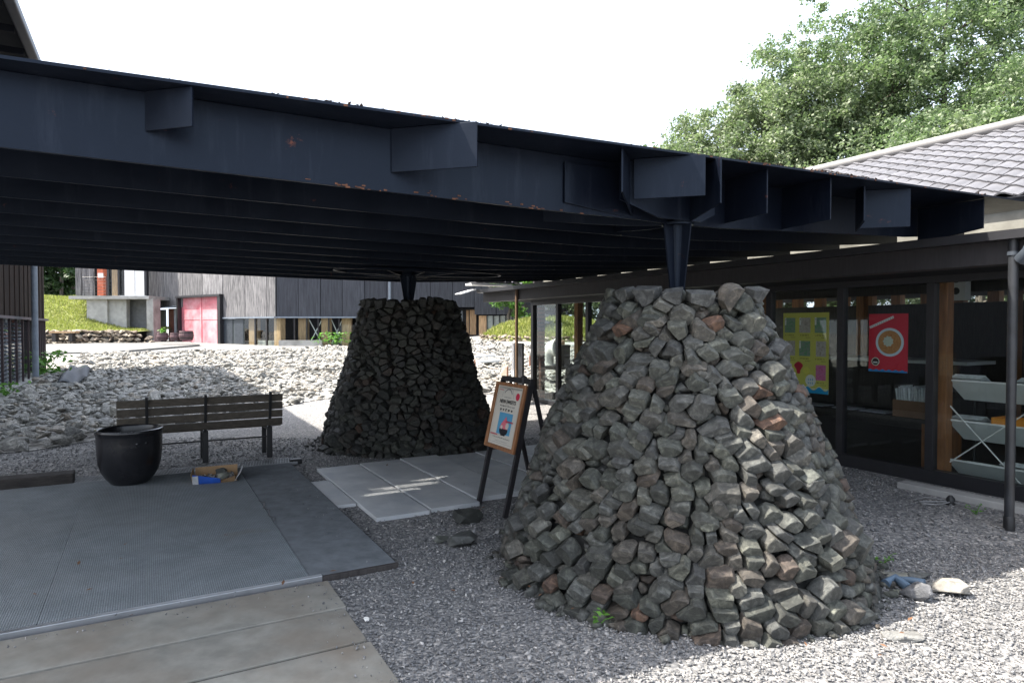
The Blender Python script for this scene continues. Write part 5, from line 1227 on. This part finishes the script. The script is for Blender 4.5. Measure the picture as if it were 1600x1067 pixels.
MB().plate([Vector((-14.5, 39.2, 8.5)), Vector((6, 39.2, 8.5)), Vector((6, 46, 11)), Vector((-14.5, 46, 11))], UP, .2).build('roof', m_soffit, hall)
weed(Vector((X(526, 39), 39, .55)), .75, 150, 'low green bush at the foot of the far hall posts', .12, .55)

# ================================================================== RIGHT: GRASS MOUND, ROAD, ROPE FENCE, ODDMENTS
MC = Vector((X(868, 34), 35.2, 0)); MR = (3.9, 2.6)
def moundz(x, y):
    q = np.clip(1 - ((x - MC.x) / MR[0]) ** 2 - ((y - MC.y) / MR[1]) ** 2, 0, 1); return zg(x, y) - .05 + 1.15 * q ** .62
gx, gy = np.meshgrid(np.linspace(MC.x - 4, MC.x + 4, 40), np.linspace(MC.y - 2.7, MC.y + 2.7, 30)); V = np.stack([gx.ravel(), gy.ravel(), moundz(gx, gy).ravel()], 1)
idx = np.arange(len(V)).reshape(gx.shape); T = np.stack([idx[:-1, :-1].ravel(), idx[:-1, 1:].ravel(), idx[1:, 1:].ravel(), idx[1:, :-1].ravel()], 1)
o = np_mesh('grass_mound', V, T, m_turf, smooth=True, off=MC); tag(o, 'rounded grassy mound behind the far end of the shop', kind='structure')
def fm(n_):
    th = RNG.uniform(0, 6.28, n_); r_ = np.sqrt(RNG.uniform(0, 1, n_)) * .97; x = MC.x + MR[0] * r_ * np.cos(th); y = MC.y + MR[1] * r_ * np.sin(th); return np.stack([x, y, moundz(x, y)], 1)
blades(16000, fm, 'grass', 'sunlit grass growing on the rounded mound behind the shop', .06, .26)
eg = thing('stone_edging', MC, 'ring of small brown stones edging the grassy mound', 'edging'); ems = stone_meshes('edging_stone', 5, wm, 66, (9, 12), .03)
for k in range(70):
    th = 2 * math.pi * k / 70; x = MC.x + MR[0] * 1.0 * math.cos(th); y = MC.y + MR[1] * 1.0 * math.sin(th)
    for j in range(2):
        o = bpy.data.objects.new('stone', ems[k % 5]); o.location = Vector((x + wrg.uniform(-.05, .05), y + wrg.uniform(-.05, .05), float(zg(x, y)) + .08 + .18 * j)) - MC; o.scale = (wrg.uniform(.16, .24), .15, .12); o.rotation_euler = (wrg.gauss(0, .2), wrg.gauss(0, .2), wrg.uniform(0, 6)); lk(o, eg)
m_road = M('pale_gravel_road', (.30, .295, .28), .95, var=.2, scale=3, bs=.4, bscale=60, bdist=.01)
rd = []
for i in range(24):
    x = -6 + i * 1.0
    rd.append((x, 30.2, float(zg(x, 30.2)) + .03)); rd.append((x, 39.6, float(zg(x, 39.6)) + .03))
o = np_mesh('gravel_road', np.array(rd), np.array([[2 * i, 2 * i + 2, 2 * i + 3, 2 * i + 1] for i in range(23)]), m_road, off=Vector((0, 34, .9))); tag(o, 'smooth pale gravel road between the rubble and the far hall', kind='structure')
rf = thing('rope_fence', gnd(793, 596), 'low rope fence with thin rusty posts along the rubble, right of the farther pier', 'fence')
rp_ = [(742, 590, 562), (793, 597, 573), (832, 598, 574)]
tops = []
for (px, pb, pt_) in rp_:
    g_ = gnd(px, pb); MB().tube([g_ - UP * .05, Vector((X(px, g_.y), g_.y, Z(pt_, g_.y)))], .022, 8).build('post', M('rusty_iron_post', (.22, .10, .06), .8) if px == 742 else bpy.data.materials['rusty_iron_post'], rf); tops.append(Vector((X(px, g_.y), g_.y, Z(pt_ + 1, g_.y))))
for i in range(2): MB().tube([tops[i] * (1 - t) + tops[i + 1] * t - UP * (.10 * math.sin(math.pi * t)) for t in np.linspace(0, 1, 9)], .014, 6).build('rope', M('pale_rope', (.42, .36, .31), .8), rf)
q0, q1 = at(734, 549, 24), at(828, 557, 22); MB().tube([q0 * (1 - t) + q1 * t - UP * .1 * math.sin(math.pi * t) for t in np.linspace(0, 1, 9)], .016, 6).build('rope', m_white, rf)
for (px, pb) in ((734, 566), (828, 576)):
    g_ = gnd(px, pb); MB().tube([g_ - UP * .05, Vector((g_.x, g_.y, Z(548 if px == 734 else 556, g_.y)))], .025, 8).build('post', bpy.data.materials['rusty_iron_post'], rf)
for (x0, x1, y_, w_, lab) in ((744, 781, 577, .5, 'white board lying on the rubble behind the farther pier'), (742, 774, 568, .25, 'narrow white board behind the wider one on the rubble')):
    a_, c_ = gnd(x0, y_), gnd(x1, y_ - 1); o = MB().bar(a_ + UP * .22, c_ + UP * .26, w_, .06).build('white_board', M('weathered_white_board', (.6, .62, .62), .6, var=.12) if w_ == .5 else bpy.data.materials['weathered_white_board'], loc=a_, bevel=.01); tag(o, lab, 'board')
g_ = gnd(788, 590); o = MB().plate([Vector((X(778, g_.y), g_.y, Z(590, g_.y))), Vector((X(794, g_.y), g_.y, Z(589, g_.y))), Vector((X(794, g_.y), g_.y + .1, Z(569, g_.y))), Vector((X(786, g_.y), g_.y + .1, Z(574, g_.y)))], Vector((.1, -1, .1)), .05).build('pointed_board', M('beige_board', (.42, .37, .29), .7, var=.1), loc=g_); tag(o, 'pointed beige board standing in the rubble by the rope fence', 'board')
# white ventilator cowl and wooden chest seen through the far window
cp = AB(5.1, 9.3, 0); cp = Vector((X(858, 16.5), 16.5, float(zg(.9, 16.5))))
st = thing('wooden_stand', cp, 'low dark wooden stand outside the far end of the shop', 'stand')
zt0 = Z(571, 16.5)
MB().box(X(846, 16.5), X(892, 16.5), 16.2, 16.9, zt0 - .09, zt0).build('top', m_darkwood, st)
for px in (849, 889): MB().box(X(px - 2, 16.5), X(px + 2, 16.5), 16.25, 16.85, cp.z - .05, zt0 - .09).build('leg', m_darkwood, st)
cw_ = thing('ventilator_cowl', Vector((X(856, 16.5), 16.5, zt0)), 'white ship ventilator cowl with a round mouth on the wooden stand', 'ventilator'); c0 = cw_.location.copy()
m_cowl = M('chipped_white_paint', (.66, .66, .63), .5, var=.12, big=((.4, .33, .28), 4, .62, .72))
MB().tube([c0, c0 + UP * .22, c0 + UP * .32 + Vector((.02, 0, 0)), c0 + UP * .42 + Vector((.09, -.04, 0)), c0 + UP * .44 + Vector((.19, -.1, 0))], [.15, .15, .16, .19, .22], 20).build('horn', m_cowl, cw_, smooth=True)
MB().lathe(c0 + UP * .44 + Vector((.19, -.1, 0)), [(.215, -.02), (.235, .02), (.22, .04), (.19, .0), (.0, -.01)], 24, axis=Vector((.85, -.5, .1)).normalized()).build('mouth_rim', m_cowl, cw_, smooth=True)
MB().lathe(c0, [(.19, 0), (.19, .03), (.15, .035)], 20).build('base_flange', m_cowl, cw_, smooth=True)
ch = thing('wooden_chest', Vector((X(880, 16.5), 16.5, zt0)), 'dark wooden chest beside the white ventilator cowl', 'chest')
MB().box(X(872, 16.5), X(890, 16.5), 16.3, 16.75, zt0, Z(541, 16.5)).build('body', m_darkwood, ch, bevel=.01); MB().box(X(871.5, 16.5), X(890.5, 16.5), 16.28, 16.77, Z(541, 16.5), Z(538.5, 16.5)).build('lid', m_darkwood, ch, bevel=.008); MB().box(X(872, 16.5), X(882, 16.5), 16.4, 16.6, Z(538.4, 16.5), Z(532, 16.5)).build('block', m_oldpost, ch)
sl = thing('stone_lantern', Vector((X(846, 33), 33.4, 1.2)), 'grey tiered stone lantern standing on the grassy mound', 'lantern'); lp = Vector((X(846, 33.6), 33.6, float(moundz(X(846, 33.6), 33.6)) - .05))
sl.location = lp; z = 0
for k in range(6):
    r_ = .42 - .035 * k; MB().lathe(lp + UP * z, [(.02, 0), (r_ * .55, 0), (r_ * .55, .16), (r_, .20), (r_ * .95, .27), (r_ * .5, .34), (.02, .34)], 14).build('tier', M('dark_weathered_granite', (.17, .165, .155), .9, var=.3) if k == 0 else bpy.data.materials['dark_weathered_granite'], sl); z += .34

# ================================================================== TREES
BARK = M('grey_brown_bark', (.10, .085, .07), .9, var=.35, scale=5, stretch=(4, 4, 1), bs=.5, bscale=14, bdist=.03)
L_far = leaf_mat('leaf_mid_green', (.105, .142, .078), (.30, .335, .22)); L_dark = leaf_mat('leaf_dark_green', (.02, .045, .018), (.06, .11, .035), .25); L_maple = leaf_mat('leaf_fresh_green', (.06, .14, .03), (.16, .30, .08))
L_gloss = leaf_mat('leaf_glossy_deep_green', (.08, .122, .064), (.25, .305, .18))
def tree(P_, h, cr, nleaf, label, mt, group='trees on the slope behind the shop', seed=1, ls=.11, trunk=.2, low=.25, name='broadleaf_tree', clump=140):
    rg = np.random.default_rng(seed); r2 = random.Random(seed); t = thing(name, P_, label, 'tree', group); mb = MB(); tips = []
    top = P_ + UP * h * .86 + Vector((r2.uniform(-.5, .5), r2.uniform(-.5, .5), 0))
    tr = [P_ - UP * .2, P_ + UP * h * .2 + Vector((r2.uniform(-.2, .2), 0, 0)), P_ + UP * h * .45 + Vector((r2.uniform(-.3, .3), r2.uniform(-.3, .3), 0)), P_ + UP * h * .68 + Vector((r2.uniform(-.5, .5), r2.uniform(-.4, .4), 0)), top]
    mb.tube(tr, [trunk, trunk * .8, trunk * .6, trunk * .35, trunk * .1], 9)
    nl = 15
    for k in range(nl):
        f = .28 + .62 * k / nl; i = min(3, int(f * 4)); s0 = tr[i].lerp(tr[i + 1], f * 4 - i) if i < 4 else top; th = k * 2.4 + r2.uniform(-.4, .4)
        ln = cr * r2.uniform(.6, 1.0) * (1 - .45 * max(0, f - .5)); e = s0 + Vector((math.cos(th) * ln, math.sin(th) * ln, ln * r2.uniform(.15, .65)))
        m_ = s0.lerp(e, .5) + UP * ln * .08; mb.tube([s0, m_, e], [trunk * .32, trunk * .2, trunk * .06], 6); tips += [(m_, .6), (e, 1)]
        for j in range(3):
            e2 = m_.lerp(e, r2.uniform(.2, 1)) + Vector((r2.gauss(0, .35), r2.gauss(0, .35), r2.gauss(.15, .25))) * cr * .55; mb.tube([m_.lerp(e, .4), e2], [trunk * .12, trunk * .04], 5); tips.append((e2, 1))
    mb.build('trunk', BARK, t, smooth=True)
    nc = max(20, nleaf // clump); Cc = np.zeros((nc, 3)); base_ = np.array([q[:] for q, w in tips]); pick = rg.integers(0, len(base_), nc); d_ = rg.normal(0, 1, (nc, 3)) * cr * .20; Cc = base_[pick] + d_
    ctr = np.array(P_) + [0, 0, h * (low + (1 - low) / 2)]; ax = np.array([cr, cr, h * (1 - low) / 2])
    sh = rg.normal(0, 1, (nc // 2, 3)); sh /= np.linalg.norm(sh, axis=1)[:, None]; Cc[:nc // 2] = ctr + sh * ax * (rg.uniform(.55, 1.02, nc // 2)[:, None]) * (1 + .12 * np.sin(sh[:, :1] * 7 + sh[:, 2:] * 5 + seed))
    w = rg.integers(0, nc, nleaf); rc = rg.uniform(.25, .6, nc) * (cr / 3.2) ** .5; g = rg.normal(0, 1, (nleaf, 3)); g /= np.linalg.norm(g, axis=1)[:, None]
    C = Cc[w] + g * (rc[w] * rg.uniform(.3, 1.15, nleaf))[:, None] * [1, 1, .75]
    V, T = leaves_np(C, rg.uniform(.6, 1.25, nleaf) * ls, rg, .25, .55); tone = np.clip(rg.normal(.45, .22, nleaf) + (rg.uniform(-.25, .25, nc))[w], 0, 1)
    np_mesh('crown', V, T, mt, t, attr=np.repeat(tone, 4))
def tz(x, y): return float(zg(x, y))
TR = [(6.6, 26.5, 9.6, 2.4, 30000, L_far, 'lowest tree at the left end of the wooded slope above the canopy edge'),
      (8.7, 26.0, 10.9, 2.8, 36000, L_far, 'second tree of the slope, pale green and rounded'),
      (10.9, 25.5, 12.6, 3.0, 40000, L_far, 'third tree of the slope with thin twigs rising above its crown'),
      (13.2, 26.0, 15.2, 3.4, 46000, L_gloss, 'tall tree of the slope with a dark gap below its top'),
      (16.8, 25.5, 17.5, 3.9, 50000, L_gloss, 'tallest dark green tree at the right edge of the view'),
      (13.4, 20.5, 8.6, 2.6, 34000, L_gloss, 'glossy low tree close behind the shop ridge'),
      (16.6, 20.5, 10.4, 2.9, 36000, L_gloss, 'glossy bright tree behind the right end of the shop ridge'),
      (10.4, 21.5, 7.4, 2.3, 26000, L_far, 'small pale tree behind the left end of the shop ridge'),
      (7.9, 22.5, 7.0, 2.0, 20000, L_far, 'small round tree just above the canopy edge, left of the shop ridge'),
      (20.8, 24.5, 16.0, 3.8, 26000, L_gloss, 'broad tree partly outside the right edge of the view')]
for i, (x, y, h, cr, nl, mt, lab) in enumerate(TR): tree(Vector((x, y, -.2)), h, cr, int(nl * 1.55), lab, mt, seed=40 + i, ls=.075 if y > 22 else .062, trunk=.22, low=.2, clump=110)
tree(Vector((X(800, 37.2), 37.2, tz(0, 37))), 6.2, 2.3, 9000, 'fresh green tree in front of the right end of the far hall', L_maple, 'trees behind the mound', 71, .11, .12, .30)
tree(Vector((X(905, 40), 38.5, tz(2, 38))), 4.6, 2.4, 12000, 'rounded bush-like tree behind the grassy mound', L_far, 'trees behind the mound', 72, .10, .12, .08)
tree(Vector((X(960, 40), 37.5, tz(2, 38))), 6, 2.8, 12000, 'taller tree behind the grassy mound, seen through the shop', L_far, 'trees behind the mound', 73, .12, .14, .1)
for i, (px, d_, h, lab) in enumerate(((78, 58, 11, 'dark forest tree left of the raised entrance, nearest the hall corner'), (97, 56, 12, 'dark forest tree with a bare pale trunk left of the raised entrance'), (116, 60, 13, 'dark forest tree close to the grey boards of the entrance'))):
    tree(Vector((X(px, d_), d_, 3.2)), h, 3.4, 22000, lab, L_dark, 'dark trees behind the grass bank', 80 + i, .24, .16, .0)
for i, (a_, b_, h) in enumerate(((15.5, -3, 7), (15, 1.5, 7.5), (15.5, 5.5, 7))):
    P_ = AB(a_, b_); tree(Vector((P_.x, P_.y, 0)), h, 2.8, 14000, ('leafy tree close behind the shop, seen through its right high windows', 'leafy tree close behind the shop, seen through its middle high windows', 'leafy tree close behind the shop, seen through its far left high windows')[i], L_far, 'trees seen through the high shop windows', 90 + i, .09, .16, .02)
